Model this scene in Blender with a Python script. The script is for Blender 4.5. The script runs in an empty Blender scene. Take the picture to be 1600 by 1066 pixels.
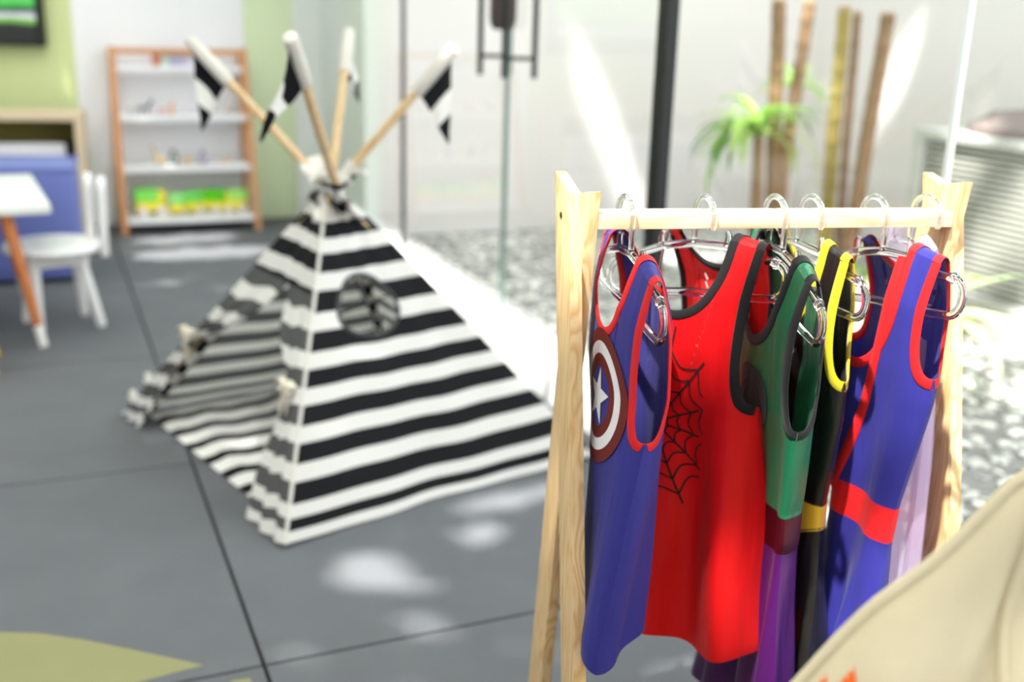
import bpy, bmesh, math, random
from mathutils import Vector, Matrix
from math import sin, cos, pi, radians, sqrt, exp
C = bpy.context.scene.collection
SC = bpy.context.scene
rnd = random.Random(7)

# ------------------------------------------------------------------ camera, sky, sun, lights, exposure
cam_d = bpy.data.cameras.new('camera'); cam = bpy.data.objects.new('camera', cam_d); C.objects.link(cam)
cr = Vector((0.92025389, -0.39028078, 0.02852532)); cu = Vector((0.08502632, 0.2705739, 0.95893706)); cf = Vector((0.38197291, 0.88004016, -0.28218083))
cam.matrix_world = Matrix(((cr.x, cu.x, -cf.x, 0), (cr.y, cu.y, -cf.y, 0), (cr.z, cu.z, -cf.z, 1.1364), (0, 0, 0, 1)))
cam_d.sensor_width = 36; cam_d.lens = 38.13; cam_d.clip_start = .05; cam_d.clip_end = 200
cam_d.dof.use_dof = True; cam_d.dof.focus_distance = 1.22; cam_d.dof.aperture_fstop = 2.6
SC.camera = cam

world = bpy.data.worlds.new('sky'); SC.world = world; world.use_nodes = True
wn = world.node_tree; bg = wn.nodes['Background']
bg.inputs[0].default_value = (.90, .95, 1.0, 1); bg.inputs[1].default_value = 3.4

SUN_DIR = Vector((-.38, -.22, .90)).normalized()        # towards the sun
sd = bpy.data.lights.new('sun', 'SUN'); sun = bpy.data.objects.new('sun', sd); C.objects.link(sun)
sd.energy = 10.0; sd.angle = radians(1.2); sd.color = (1, .96, .9)
sun.rotation_euler = SUN_DIR.to_track_quat('Z', 'Y').to_euler()

def area(name, loc, size, energy, rot=(0, 0, 0), color=(1, 1, 1)):
    d = bpy.data.lights.new(name, 'AREA'); d.shape = 'RECTANGLE'; d.size = size[0]; d.size_y = size[1]
    d.energy = energy; d.color = color
    o = bpy.data.objects.new(name, d); C.objects.link(o); o.location = loc; o.rotation_euler = rot
    return o
area('interior_fill', (-.7, 1.4, 2.62), (2.4, 2.4), 36, color=(1, .98, .95))  # fill lights added under the ceiling to brighten the room, not real lamps
area('interior_fill', (-.7, 4.7, 2.62), (2.4, 2.4), 36, color=(1, .98, .95))
area('interior_fill', (-.9, -1.2, 2.62), (2.4, 2.0), 30, color=(1, .98, .95))

SC.view_settings.view_transform = 'Standard'; SC.view_settings.look = 'None'
SC.view_settings.gamma = 1; SC.view_settings.use_curve_mapping = False; SC.view_settings.exposure = 0.46
try:
    SC.cycles.max_bounces = 14; SC.cycles.transparent_max_bounces = 24; SC.cycles.transmission_bounces = 12
except Exception: pass

# ------------------------------------------------------------------ materials
MATS = {}
def lin(c):
    return tuple((v / 12.92 if v <= .04045 else ((v + .055) / 1.055) ** 2.4) for v in c) + (1,)
def mat(name, rgb, rough=.6, spec=.4, noise=0., nscale=30, bump=0., bscale=200, sheen=0., metal=0., coat=0.):
    """rgb in sRGB 0..1; noise = colour variation; bump = fine relief"""
    if name in MATS: return MATS[name]
    m = bpy.data.materials.new(name); m.use_nodes = True; MATS[name] = m
    t = m.node_tree; p = t.nodes['Principled BSDF']; c = lin(rgb)
    p.inputs['Base Color'].default_value = c; p.inputs['Roughness'].default_value = rough
    p.inputs['Specular IOR Level'].default_value = spec; p.inputs['Metallic'].default_value = metal
    p.inputs['Sheen Weight'].default_value = sheen; p.inputs['Coat Weight'].default_value = coat
    co = t.nodes.new('ShaderNodeTexCoord')
    if noise > 0:
        n = t.nodes.new('ShaderNodeTexNoise'); n.inputs['Scale'].default_value = nscale; n.inputs['Detail'].default_value = 6
        t.links.new(co.outputs['Object'], n.inputs['Vector'])
        mx = t.nodes.new('ShaderNodeMix'); mx.data_type = 'RGBA'
        mx.inputs['A'].default_value = tuple(v * (1 - noise) for v in c[:3]) + (1,)
        mx.inputs['B'].default_value = tuple(min(1, v * (1 + noise)) for v in c[:3]) + (1,)
        t.links.new(n.outputs['Fac'], mx.inputs['Factor']); t.links.new(mx.outputs['Result'], p.inputs['Base Color'])
    if bump > 0:
        n2 = t.nodes.new('ShaderNodeTexNoise'); n2.inputs['Scale'].default_value = bscale; n2.inputs['Detail'].default_value = 4
        t.links.new(co.outputs['Object'], n2.inputs['Vector'])
        b = t.nodes.new('ShaderNodeBump'); b.inputs['Strength'].default_value = bump; b.inputs['Distance'].default_value = .002
        t.links.new(n2.outputs['Fac'], b.inputs['Height']); t.links.new(b.outputs['Normal'], p.inputs['Normal'])
    return m

def cloth(name, rgb, rough=.5, transl=.2, sheen=.3, spec=.35, bump=.12, bscale=900, drape=0.):
    """thin fabric: principled + some translucency"""
    if name in MATS: return MATS[name]
    m = mat(name, rgb, rough, spec, 0.06, 40, bump, bscale, sheen)
    t = m.node_tree; p = t.nodes['Principled BSDF']; out = t.nodes['Material Output']
    if drape > 0:                                           # soft hanging wrinkles on top of the weave
        bnode = [n for n in t.nodes if n.type == 'BUMP'][0]; co = [n for n in t.nodes if n.type == 'TEX_COORD'][0]
        mp = t.nodes.new('ShaderNodeMapping'); mp.inputs['Scale'].default_value = (26, 26, 5); t.links.new(co.outputs['Object'], mp.inputs['Vector'])
        dn = t.nodes.new('ShaderNodeTexNoise'); dn.inputs['Scale'].default_value = 1; dn.inputs['Detail'].default_value = 2; t.links.new(mp.outputs[0], dn.inputs['Vector'])
        db = t.nodes.new('ShaderNodeBump'); db.inputs['Strength'].default_value = drape; db.inputs['Distance'].default_value = .012
        t.links.new(dn.outputs['Fac'], db.inputs['Height']); t.links.new(db.outputs['Normal'], bnode.inputs['Normal'])
    tr = t.nodes.new('ShaderNodeBsdfTranslucent'); tr.inputs[0].default_value = lin(rgb)
    mx = t.nodes.new('ShaderNodeMixShader'); mx.inputs[0].default_value = transl
    t.links.new(p.outputs[0], mx.inputs[1]); t.links.new(tr.outputs[0], mx.inputs[2]); t.links.new(mx.outputs[0], out.inputs[0])
    return m

def wood(name, light, dark, scale=1., rough=.55, axis='Z', ring=14):
    """pine grain running along the object's local axis"""
    if name in MATS: return MATS[name]
    m = bpy.data.materials.new(name); m.use_nodes = True; MATS[name] = m
    t = m.node_tree; p = t.nodes['Principled BSDF']; p.inputs['Roughness'].default_value = rough
    co = t.nodes.new('ShaderNodeTexCoord'); mp = t.nodes.new('ShaderNodeMapping')
    sc = {'Z': (1, 1, .10), 'X': (.10, 1, 1), 'Y': (1, .10, 1)}[axis]
    mp.inputs['Scale'].default_value = tuple(s * scale for s in sc)
    t.links.new(co.outputs['Object'], mp.inputs['Vector'])
    n = t.nodes.new('ShaderNodeTexNoise'); n.inputs['Scale'].default_value = 9; n.inputs['Detail'].default_value = 1.5
    t.links.new(mp.outputs[0], n.inputs['Vector'])
    mul = t.nodes.new('ShaderNodeMath'); mul.operation = 'MULTIPLY'; mul.inputs[1].default_value = ring
    t.links.new(n.outputs['Fac'], mul.inputs[0])
    fr = t.nodes.new('ShaderNodeMath'); fr.operation = 'FRACT'; t.links.new(mul.outputs[0], fr.inputs[0])
    rp = t.nodes.new('ShaderNodeValToRGB'); rp.color_ramp.elements[0].position = 0; rp.color_ramp.elements[1].position = 1
    rp.color_ramp.elements[0].color = lin(light); rp.color_ramp.elements[1].color = lin(light)
    e = rp.color_ramp.elements.new(.72); e.color = lin(dark); e = rp.color_ramp.elements.new(.3); e.color = lin(light)
    t.links.new(fr.outputs[0], rp.inputs[0])
    n3 = t.nodes.new('ShaderNodeTexNoise'); n3.inputs['Scale'].default_value = 120; n3.inputs['Detail'].default_value = 3
    t.links.new(mp.outputs[0], n3.inputs['Vector'])
    mx = t.nodes.new('ShaderNodeMix'); mx.data_type = 'RGBA'; mx.blend_type = 'MULTIPLY'
    mx.inputs['Factor'].default_value = .25
    t.links.new(rp.outputs[0], mx.inputs['A']); t.links.new(n3.outputs['Color'], mx.inputs['B'])
    t.links.new(mx.outputs['Result'], p.inputs['Base Color'])
    return m

def glassy(name, tint=(.97, .99, .98), refl=1.0, rough=0.0):
    """architectural glass: clear transmission with fresnel reflection, lets sunlight through"""
    if name in MATS: return MATS[name]
    m = bpy.data.materials.new(name); m.use_nodes = True; MATS[name] = m
    t = m.node_tree; t.nodes.remove(t.nodes['Principled BSDF']); out = t.nodes['Material Output']
    tr = t.nodes.new('ShaderNodeBsdfTransparent'); tr.inputs[0].default_value = tint + (1,)
    gl = t.nodes.new('ShaderNodeBsdfGlossy'); gl.inputs['Roughness'].default_value = rough
    lw = t.nodes.new('ShaderNodeLayerWeight'); lw.inputs[0].default_value = .5
    pw = t.nodes.new('ShaderNodeMath'); pw.operation = 'POWER'; pw.inputs[1].default_value = 5; t.links.new(lw.outputs['Facing'], pw.inputs[0])
    ml = t.nodes.new('ShaderNodeMath'); ml.operation = 'MULTIPLY_ADD'; ml.inputs[1].default_value = .92 * refl; ml.inputs[2].default_value = .07 * refl
    t.links.new(pw.outputs[0], ml.inputs[0])
    mx = t.nodes.new('ShaderNodeMixShader'); t.links.new(ml.outputs[0], mx.inputs[0])
    t.links.new(tr.outputs[0], mx.inputs[1]); t.links.new(gl.outputs[0], mx.inputs[2]); t.links.new(mx.outputs[0], out.inputs[0])
    return m

def striped(name, light, dark, dark_back, duty=.5, transl=.3):
    """woven awning stripes along UV v (one period per unit); the reverse side of the weave is paler"""
    if name in MATS: return MATS[name]
    m = bpy.data.materials.new(name); m.use_nodes = True; MATS[name] = m
    t = m.node_tree; p = t.nodes['Principled BSDF']; out = t.nodes['Material Output']
    p.inputs['Roughness'].default_value = .85; p.inputs['Specular IOR Level'].default_value = .15
    uv = t.nodes.new('ShaderNodeUVMap'); sp = t.nodes.new('ShaderNodeSeparateXYZ'); t.links.new(uv.outputs[0], sp.inputs[0])
    fr = t.nodes.new('ShaderNodeMath'); fr.operation = 'FRACT'; t.links.new(sp.outputs[1], fr.inputs[0])
    lt = t.nodes.new('ShaderNodeMath'); lt.operation = 'LESS_THAN'; lt.inputs[1].default_value = duty; t.links.new(fr.outputs[0], lt.inputs[0])
    geo = t.nodes.new('ShaderNodeNewGeometry')
    dm = t.nodes.new('ShaderNodeMix'); dm.data_type = 'RGBA'; dm.inputs['A'].default_value = lin(dark); dm.inputs['B'].default_value = lin(dark_back)
    t.links.new(geo.outputs['Backfacing'], dm.inputs['Factor'])
    mx = t.nodes.new('ShaderNodeMix'); mx.data_type = 'RGBA'; mx.inputs['B'].default_value = lin(light)
    t.links.new(lt.outputs[0], mx.inputs['Factor']); t.links.new(dm.outputs['Result'], mx.inputs['A'])
    t.links.new(mx.outputs['Result'], p.inputs['Base Color'])
    tr = t.nodes.new('ShaderNodeBsdfTranslucent'); t.links.new(mx.outputs['Result'], tr.inputs[0])
    ms = t.nodes.new('ShaderNodeMixShader'); ms.inputs[0].default_value = transl
    t.links.new(p.outputs[0], ms.inputs[1]); t.links.new(tr.outputs[0], ms.inputs[2]); t.links.new(ms.outputs[0], out.inputs[0])
    n = t.nodes.new('ShaderNodeTexNoise'); n.inputs['Scale'].default_value = 500
    b = t.nodes.new('ShaderNodeBump'); b.inputs['Strength'].default_value = .15; b.inputs['Distance'].default_value = .002
    co = t.nodes.new('ShaderNodeTexCoord'); t.links.new(co.outputs['Object'], n.inputs['Vector'])
    t.links.new(n.outputs['Fac'], b.inputs['Height']); t.links.new(b.outputs['Normal'], p.inputs['Normal'])
    return m

# ------------------------------------------------------------------ mesh helpers
class MB:
    """collects shapes, links them as one mesh object"""
    def __init__(s): s.v = []; s.f = []; s.uv = []; s.has = False
    def add(s, V, F, uv=None):
        o = len(s.v); s.v += [tuple(p) for p in V]; s.f += [tuple(i + o for i in f) for f in F]
        if uv: s.has = True
        s.uv += list(uv) if uv else [(0, 0)] * len(V)
        return s
    def grid(s, P, uv=None, close_u=False):
        """P[j][i] rows of points"""
        R, W = len(P), len(P[0]); V = [p for r in P for p in r]; F = []
        for j in range(R - 1):
            for i in range(W if close_u else W - 1):
                k = (i + 1) % W
                F.append((j * W + i, j * W + k, (j + 1) * W + k, (j + 1) * W + i))
        return s.add(V, F, [q for r in uv for q in r] if uv else None)
    def box(s, c, size, M=None, bev=0.):
        x, y, z = size[0] / 2, size[1] / 2, size[2] / 2
        bm = bmesh.new(); bmesh.ops.create_cube(bm, size=1)
        for v in bm.verts: v.co = Vector((v.co.x * size[0], v.co.y * size[1], v.co.z * size[2]))
        if bev > 0: bmesh.ops.bevel(bm, geom=bm.edges[:], offset=bev, segments=2, affect='EDGES', profile=.7)
        for v in bm.verts:
            if M: v.co = M @ v.co
            v.co += Vector(c)
        return s.bm(bm)
    def bm(s, bm):
        bm.verts.index_update()
        s.add([v.co.copy() for v in bm.verts], [[v.index for v in f.verts] for f in bm.faces]); bm.free(); return s
    def beam(s, a, b, w, d, side=None, bev=.002):
        """square bar from a to b, width w along 'side', depth d across"""
        a, b = Vector(a), Vector(b); z = (b - a); L = z.length; z.normalize()
        x = Vector(side) if side else (Vector((0, 0, 1)) if abs(z.z) < .9 else Vector((1, 0, 0)))
        x = (x - z * x.dot(z)).normalized(); y = z.cross(x)
        M = Matrix((x, y, z)).transposed()
        return s.box((a + b) / 2, (w, d, L), M, bev)
    def tube(s, path, r, n=10, caps=True, closed=False, flat=1., flat_dir=None):
        path = [Vector(p) for p in path]; N = len(path)
        rr = r if isinstance(r, (list, tuple)) else [r] * N
        rings = []; up = None
        for i, p in enumerate(path):
            if closed: tg = path[(i + 1) % N] - path[i - 1]
            else: tg = path[min(i + 1, N - 1)] - path[max(i - 1, 0)]
            tg.normalize()
            if flat_dir: up = Vector(flat_dir)
            elif up is None: up = Vector((0, 0, 1)) if abs(tg.z) < .9 else Vector((1, 0, 0))
            up = (up - tg * up.dot(tg)); up = up.normalized() if up.length > 1e-6 else Vector((0, 1, 0))
            q = tg.cross(up)
            rings.append([p + (up * cos(2 * pi * k / n) * flat + q * sin(2 * pi * k / n)) * rr[i] for k in range(n)])
        if closed: rings.append(rings[0])
        o = len(s.v); s.grid(rings, close_u=True)
        if caps and not closed:
            s.f.append(tuple(o + k for k in reversed(range(n)))); s.f.append(tuple(o + (N - 1) * n + k for k in range(n)))
        return s
    def lathe(s, prof, n=20, c=(0, 0, 0), M=None):
        """prof: (radius, z)"""
        P = []
        for r, z in prof:
            P.append([(Vector((r * cos(2 * pi * k / n), r * sin(2 * pi * k / n), z)) if not M else M @ Vector((r * cos(2 * pi * k / n), r * sin(2 * pi * k / n), z))) + Vector(c) for k in range(n)])
        o = len(s.v); s.grid(P, close_u=True)
        s.f.append(tuple(o + k for k in reversed(range(n)))); s.f.append(tuple(o + (len(prof) - 1) * n + k for k in range(n)))
        return s
    def ell(s, c, r, n=12, m=8, M=None):
        P = []
        for j in range(m + 1):
            a = -pi / 2 + pi * j / m; rr = max(cos(a), .02)
            row = []
            for k in range(n):
                q = Vector((r[0] * rr * cos(2 * pi * k / n), r[1] * rr * sin(2 * pi * k / n), r[2] * sin(a)))
                row.append((M @ q if M else q) + Vector(c))
            P.append(row)
        o = len(s.v); s.grid(P, close_u=True)
        s.f.append(tuple(o + k for k in reversed(range(n)))); s.f.append(tuple(o + m * n + k for k in range(n)))
        return s
    def prism(s, poly, z0, z1, M=None):
        """poly: (x, y) list counter-clockwise"""
        n = len(poly); V = [Vector((x, y, z0)) for x, y in poly] + [Vector((x, y, z1)) for x, y in poly]
        if M: V = [M @ v for v in V]
        F = [tuple(reversed(range(n))), tuple(range(n, 2 * n))] + [(i, (i + 1) % n, n + (i + 1) % n, n + i) for i in range(n)]
        return s.add(V, F)
    def build(s, name, m, parent=None, smooth=True, auto=True, **props):
        me = bpy.data.meshes.new(name); me.from_pydata(s.v, [], s.f); me.update()
        if s.has:
            ul = me.uv_layers.new(name='UVMap')
            for l in me.loops: ul.data[l.index].uv = s.uv[l.vertex_index]
        if smooth:
            me.polygons.foreach_set('use_smooth', [True] * len(me.polygons))
            if auto:
                try: me.set_sharp_from_angle(angle=radians(38))
                except Exception: pass
        me.materials.append(m)
        o = bpy.data.objects.new(name, me); C.objects.link(o)
        if parent: o.parent = parent
        for k, v in props.items(): o[k] = v
        return o

def empty(name, loc=(0, 0, 0), rz=0., label=None, cat=None, group=None, kind=None):
    o = bpy.data.objects.new(name, None); C.objects.link(o); o.location = loc; o.rotation_euler = (0, 0, rz); o.empty_display_size = .05
    if label: o['label'] = label
    if cat: o['category'] = cat
    if group: o['group'] = group
    if kind: o['kind'] = kind
    return o
def tag(o, label, cat, group=None):
    o['label'] = label; o['category'] = cat
    if group: o['group'] = group
    return o
def struct(o): o['kind'] = 'structure'; return o
def lerp(a, b, t): return a + (b - a) * t
def sst(x): x = max(0, min(1, x)); return x * x * (3 - 2 * x)
def interp(x, pts):
    if x <= pts[0][0]: return pts[0][1]
    for (a, b), (c, d) in zip(pts, pts[1:]):
        if x <= c: return b + (d - b) * (x - a) / (c - a)
    return pts[-1][1]

# ------------------------------------------------------------------ room shell
M_white = mat('white_paint', (.93, .93, .94), .55, .3, .01, 3)
M_green = mat('lime_wall_paint', (.83, .87, .64), .7, .2, .02, 2)
M_paleg = mat('pale_green_wall_paint', (.86, .91, .76), .7, .2, .02, 2)
M_gap = mat('dark_tile_joint_rubber', (.16, .17, .17), .9, .1)  # dark rubber base that shows in the tile joints
M_tile = mat('grey_rubber_tile', (.395, .405, .42), .8, .25, .16, 5, .25, 700)
M_black = mat('black_metal', (.06, .07, .07), .45, .4)
M_edge = mat('green_glass_edge', (.42, .52, .48), .3, .5)
M_seal = mat('dark_glass_seal', (.07, .11, .10), .5, .4)
M_glass = glassy('window_glass')

ZT = 0.0
fb = MB(); fb.box((-.9, 2.6, -.03), (4.58, 10.8, .03)); floor = struct(fb.build('floor', M_gap, smooth=False))
tile_mesh = {}
def tile(x0, x1, y0, y1):
    key = (round(x1 - x0, 3), round(y1 - y0, 3)); g = .0035
    if key not in tile_mesh:
        b = MB(); b.box((0, 0, 0), (x1 - x0 - 2 * g, y1 - y0 - 2 * g, .02), None, .0025)
        o = b.build('floor_tile', M_tile, floor, smooth=False); tile_mesh[key] = o
    else:
        o = tile_mesh[key].copy(); C.objects.link(o)
    o.location = ((x0 + x1) / 2, (y0 + y1) / 2, ZT - .01)
TX = [-3.19, -2.711, -1.711, -.711, .289, 1.289, 1.385]; TY = [-2.78, -2.246, -1.246, -.246, .754, 1.754, 2.754, 3.754, 4.754, 5.754, 6.754, 7.754]
for a, b_ in zip(TX, TX[1:]):
    for c, d in zip(TY, TY[1:]):
        if not (a > .2 and d > 6.8): tile(a, b_, c, min(d, 6.585) if a > .2 else d)
# olive printed leaf shapes let into the rubber
M_olive = mat('olive_rubber_inlay', (.56, .56, .40), .8, .2, .10, 6, .2, 700)
leafp = [(.186, 1.792), (.127, 1.843), (.064, 1.895), (-.011, 1.956), (-.088, 2.008), (-.155, 2.037), (-.24, 2.05), (-.33, 2.045), (-.42, 2.02), (-.52, 1.97), (-.6, 1.90), (-.64, 1.83), (-.60, 1.785), (-.4, 1.772), (-.1, 1.772), (.08, 1.778), (.133, 1.786)]
MB().prism(leafp[::-1], -.004, .0006).build('floor_inlay', M_olive, floor, smooth=False)
MB().prism([(.229, 1.725), (.257, 1.722), (.262, 1.69), (.24, 1.60), (.17, 1.52), (.10, 1.56), (.15, 1.66)][::-1], -.004, .0006).build('floor_inlay', M_olive, floor, smooth=False)

# back wall: white panel, pale green strip, angled lime wall with the television
b = MB(); b.box((.63, 6.36, 1.4), (.88, .10, 2.8)); wb = struct(b.build('wall_back', M_white, smooth=False))
b = MB(); b.box((1.205, 6.37, 1.4), (.27, .10, 2.8)); b.build('green_strip', M_paleg, wb, smooth=False)
b = MB(); b.box((1.435, 6.345, 1.4), (.19, .13, 2.8)); b.build('corner_post', mat('pale_greenish_plaster', (.90, .915, .895), .8, .15, .02, 3), wb, smooth=False)
DL = Vector((-.92, .39, 0)).normalized(); NL = Vector((-.39, -.92, 0)).normalized()   # left wall: along, and normal into the room
RL = Matrix((-DL, -NL, Vector((0, 0, 1)))).transposed()
PL = Vector((.2, 6.31, 0))
b = MB(); b.box(PL + DL * 1.85 - NL * .05 + Vector((0, 0, 1.4)), (3.7, .10, 2.8), RL); struct(b.build('wall_left', M_green, smooth=False))
b = MB(); b.box((-3.25, 2.6, 1.4), (.10, 10.8, 2.8)); struct(b.build('wall_side', M_white, smooth=False))
b = MB(); b.box((-.85, -2.85, 1.4), (4.8, .10, 2.8)); struct(b.build('wall_front', M_white, smooth=False))
# ceiling with a long roof light near the glass side
b = MB()
b.box((-2.15, 2.6, 2.75), (2.3, 11.2, .10)); b.box((1.06, 2.6, 2.75), (1.02, 11.2, .10)); b.box((-.225, 7.05, 2.75), (1.55, 2.3, .10)); b.box((-.225, -1.65, 2.75), (1.55, 2.7, .10))
struct(b.build('ceiling', M_white, smooth=False))
b = MB(); b.box((1.56, 2.0, 2.72), (.2, 9.4, .16)); struct(b.build('trim_2', M_white, smooth=False))   # eave over the glass

# sill and glass wall
b = MB(); b.box((1.46, 1.9, .055), (.145, 9.2, .13), None, .004); struct(b.build('trim_1', mat('white_sill_stone', (.95, .95, .95), .4, .4, .01, 4), smooth=False))
GX = 1.49
def pane(name, y0, y1):
    b = MB(); b.add([(GX, y0, .12), (GX, y1, .12), (GX, y1, 2.68), (GX, y0, 2.68)], [(0, 1, 2, 3)])
    o = struct(b.build(name, M_glass, smooth=False)); return o
w1 = pane('window_1', 4.74, 6.40); d1 = pane('door_1', 3.55, 4.72); d2 = pane('door_2', 2.52, 3.53); w2 = pane('window_2', 1.50, 2.47); w3 = pane('window_3', -2.6, 1.486)
def estrip(y, w, d, m, par, name='edge_strip'):
    b = MB(); b.box((GX, y, 1.4), (d, w, 2.56)); b.build(name, m, par, smooth=False)
estrip(4.73, .010, .018, M_seal, d1, 'seal_strip')
estrip(3.545, .008, .012, M_edge, d1); estrip(3.535, .008, .012, M_edge, d2)
estrip(1.493, .010, .012, mat('pale_glass_edge', (.93, .95, .94), .3, .5), w2)
b = MB(); b.box((GX, 2.495, 1.4), (.035, .05, 2.56), None, .002); b.build('black_jamb', M_black, d2, smooth=False)
# pull handles: one bar each side of each door leaf, joined by stand-offs
def handle(par, y):
    h = MB()
    for x in (GX - .055, GX + .055): h.tube([(x, y, .955), (x, y, 1.75)], .010, 12)
    for z in (1.02, 1.68): h.tube([(GX - .055, y, z), (GX + .055, y, z)], .007, 10)
    h.build('pull_handle', M_black, par)
handle(d1, 3.66); handle(d2, 3.44)
b = MB(); b.lathe([(.030, 1.11), (.042, 1.125), (.046, 1.15), (.046, 1.60), (.03, 1.62)], 20, (GX - .02, 3.545, 0)); b.build('lock_sleeve', mat('grey_brown_leather', (.30, .26, .25), .6, .3, .1, 20), d1)

# ------------------------------------------------------------------ yard outside
M_wallout = mat('white_yard_wall_plaster', (.93, .905, .895), .85, .15, .02, 2, .2, 60)
M_grav = mat('pale_gravel_bed', (.58, .57, .56), .9, .15, .35, 40, .6, 90)
b = MB(); b.box((4.0, 2.0, -.07), (4.95, 11.0, .10)); struct(b.build('ground', M_grav, smooth=False))
b = MB(); b.box((3.11, 5.75, 1.5), (3.08, .10, 3.4)); struct(b.build('wall_end', M_wallout, smooth=False))
b = MB(); b.box((4.45, 1.4, 1.5), (.10, 8.6, 3.4)); struct(b.build('wall_right', M_wallout, smooth=False))
b = MB(); b.box((1.535, 6.05, 1.5), (.07, 1.3, 3.4)); struct(b.build('wall_return', mat('pale_greenish_plaster', (.90, .915, .895), .8, .15, .02, 3), smooth=False))
# pebbles
peb = MB()
ico = bmesh.new(); bmesh.ops.create_icosphere(ico, subdivisions=1, radius=1); ico.verts.index_update()
IV = [v.co.copy() for v in ico.verts]; IF = [[v.index for v in f.verts] for f in ico.faces]; ico.free()
def pebble(mb, x, y, r):
    a = rnd.random() * 6.28; sx, sy, sz = r * rnd.uniform(.8, 1.4), r * rnd.uniform(.7, 1.1), r * rnd.uniform(.4, .7)
    mb.add([(x + v.x * sx * cos(a) - v.y * sy * sin(a), y + v.x * sx * sin(a) + v.y * sy * cos(a), -.02 + sz * .5 + v.z * sz) for v in IV], IF)
peb_all = MB()
for _ in range(5200):
    pebble(peb_all, 1.6 + 2.7 * rnd.random(), .9 + 4.7 * rnd.random(), rnd.uniform(.013, .03))
def pebble_mat():
    m = bpy.data.materials.new('mixed_pebbles'); m.use_nodes = True; t = m.node_tree; p = t.nodes['Principled BSDF']; p.inputs['Roughness'].default_value = .8
    g = t.nodes.new('ShaderNodeNewGeometry'); r = t.nodes.new('ShaderNodeValToRGB'); r.color_ramp.interpolation = 'CONSTANT'
    e = r.color_ramp.elements; e[0].color = lin((.80, .79, .77)); e[1].position = .45; e[1].color = lin((.58, .58, .57)); q = e.new(.7); q.color = lin((.95, .93, .90))
    t.links.new(g.outputs['Random Per Island'], r.inputs[0]); t.links.new(r.outputs[0], p.inputs['Base Color']); return m
go = peb_all.build('gravel', pebble_mat()); go['kind'] = 'stuff'; go['label'] = 'loose grey and white pebbles covering the yard outside the glass'; go['category'] = 'gravel'

# ------------------------------------------------------------------ back of the room: television, console, pouf, table, chair
def screen_mat():
    m = bpy.data.materials.new('television_picture'); m.use_nodes = True; t = m.node_tree
    p = t.nodes['Principled BSDF']; uv = t.nodes.new('ShaderNodeUVMap'); sp = t.nodes.new('ShaderNodeSeparateXYZ'); t.links.new(uv.outputs[0], sp.inputs[0])
    n = t.nodes.new('ShaderNodeTexNoise'); n.inputs['Scale'].default_value = 9; t.links.new(uv.outputs[0], n.inputs['Vector'])
    ad = t.nodes.new('ShaderNodeMath'); ad.operation = 'MULTIPLY_ADD'; ad.inputs[1].default_value = .05; t.links.new(n.outputs['Fac'], ad.inputs[0]); t.links.new(sp.outputs[1], ad.inputs[2])
    r = t.nodes.new('ShaderNodeValToRGB'); r.color_ramp.interpolation = 'EASE'; t.links.new(ad.outputs[0], r.inputs[0])
    el = r.color_ramp.elements; el[0].position = 0; el[0].color = lin((.07, .09, .09)); el[1].position = 1; el[1].color = lin((.25, .78, .32))
    for pos, c in ((.165, (.07, .09, .09)), (.17, (.45, .70, .25)), (.205, (.55, .78, .40)), (.22, (.93, .94, .97)), (.25, (.66, .66, .74)), (.265, (.10, .14, .12)), (.29, (.16, .55, .22)), (.34, (.36, .85, .38))):
        e = el.new(pos); e.color = lin(c)
    t.links.new(r.outputs[0], p.inputs['Emission Color']); p.inputs['Emission Strength'].default_value = .75
    p.inputs['Base Color'].default_value = (.01, .01, .01, 1); p.inputs['Roughness'].default_value = .2
    return m
tv = empty('television', PL + DL * .72 + NL * .05 + Vector((0, 0, .945)), 0, 'wall-mounted black television showing a green sports field', 'television')
tv.rotation_euler = RL.to_euler()
b = MB(); b.box((0, 0, .34), (1.16, .06, .68), None, .008); b.build('television_frame', M_black, tv)
b = MB(); b.add([(.555, -.031, .02), (-.555, -.031, .02), (-.555, -.031, .66), (.555, -.031, .66)], [(0, 1, 2, 3)], [(0, 0), (1, 0), (1, 1), (0, 1)]); b.build('screen', screen_mat(), tv, smooth=False)

M_birch = mat('pale_birch_veneer', (.86, .78, .66), .55, .3, .05, 6)
M_dark = mat('olive_niche_shade', (.50, .47, .24), .7, .2, .05, 5)  # shade inside the niche put into the colour; the wall there is green
con = empty('console_cabinet', Vector((.165, 5.86, 0)), 0, 'pale birch console with an open dark niche, under the television', 'cabinet')
con.rotation_euler = (0, 0, radians(-7))
b = MB(); b.box((-.58, .12, .625), (1.2, .28, .038), None, .003); b.build('top', M_birch, con)
b = MB(); b.box((.0, .12, .303), (.032, .28, .606), None, .003); b.build('side_panel', M_birch, con)
b = MB(); b.box((-1.16, .12, .303), (.032, .28, .606), None, .003); b.build('side_panel', M_birch, con)
b = MB(); b.box((-.58, .25, .303), (1.12, .02, .606)); b.build('back_panel', M_dark, con)
b = MB(); b.box((-.58, .11, .015), (1.12, .24, .03)); b.build('plinth', M_dark, con)
bx = empty('drawer_unit', Vector((.165, 5.86, 0)), 0, 'white flat-fronted drawer unit with a black rim inside the birch console', 'cabinet')
bx.rotation_euler = (0, 0, radians(-7))
b = MB(); b.box((-.575, .155, .265), (1.09, .15, .44), None, .006); b.build('carcass', M_black, bx)
for z, h in ((.39, .20), (.165, .22)):
    b = MB(); b.box((-.590, .07, z), (1.03, .02, h), None, .01); b.build('drawer_front', M_white, bx)

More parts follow.
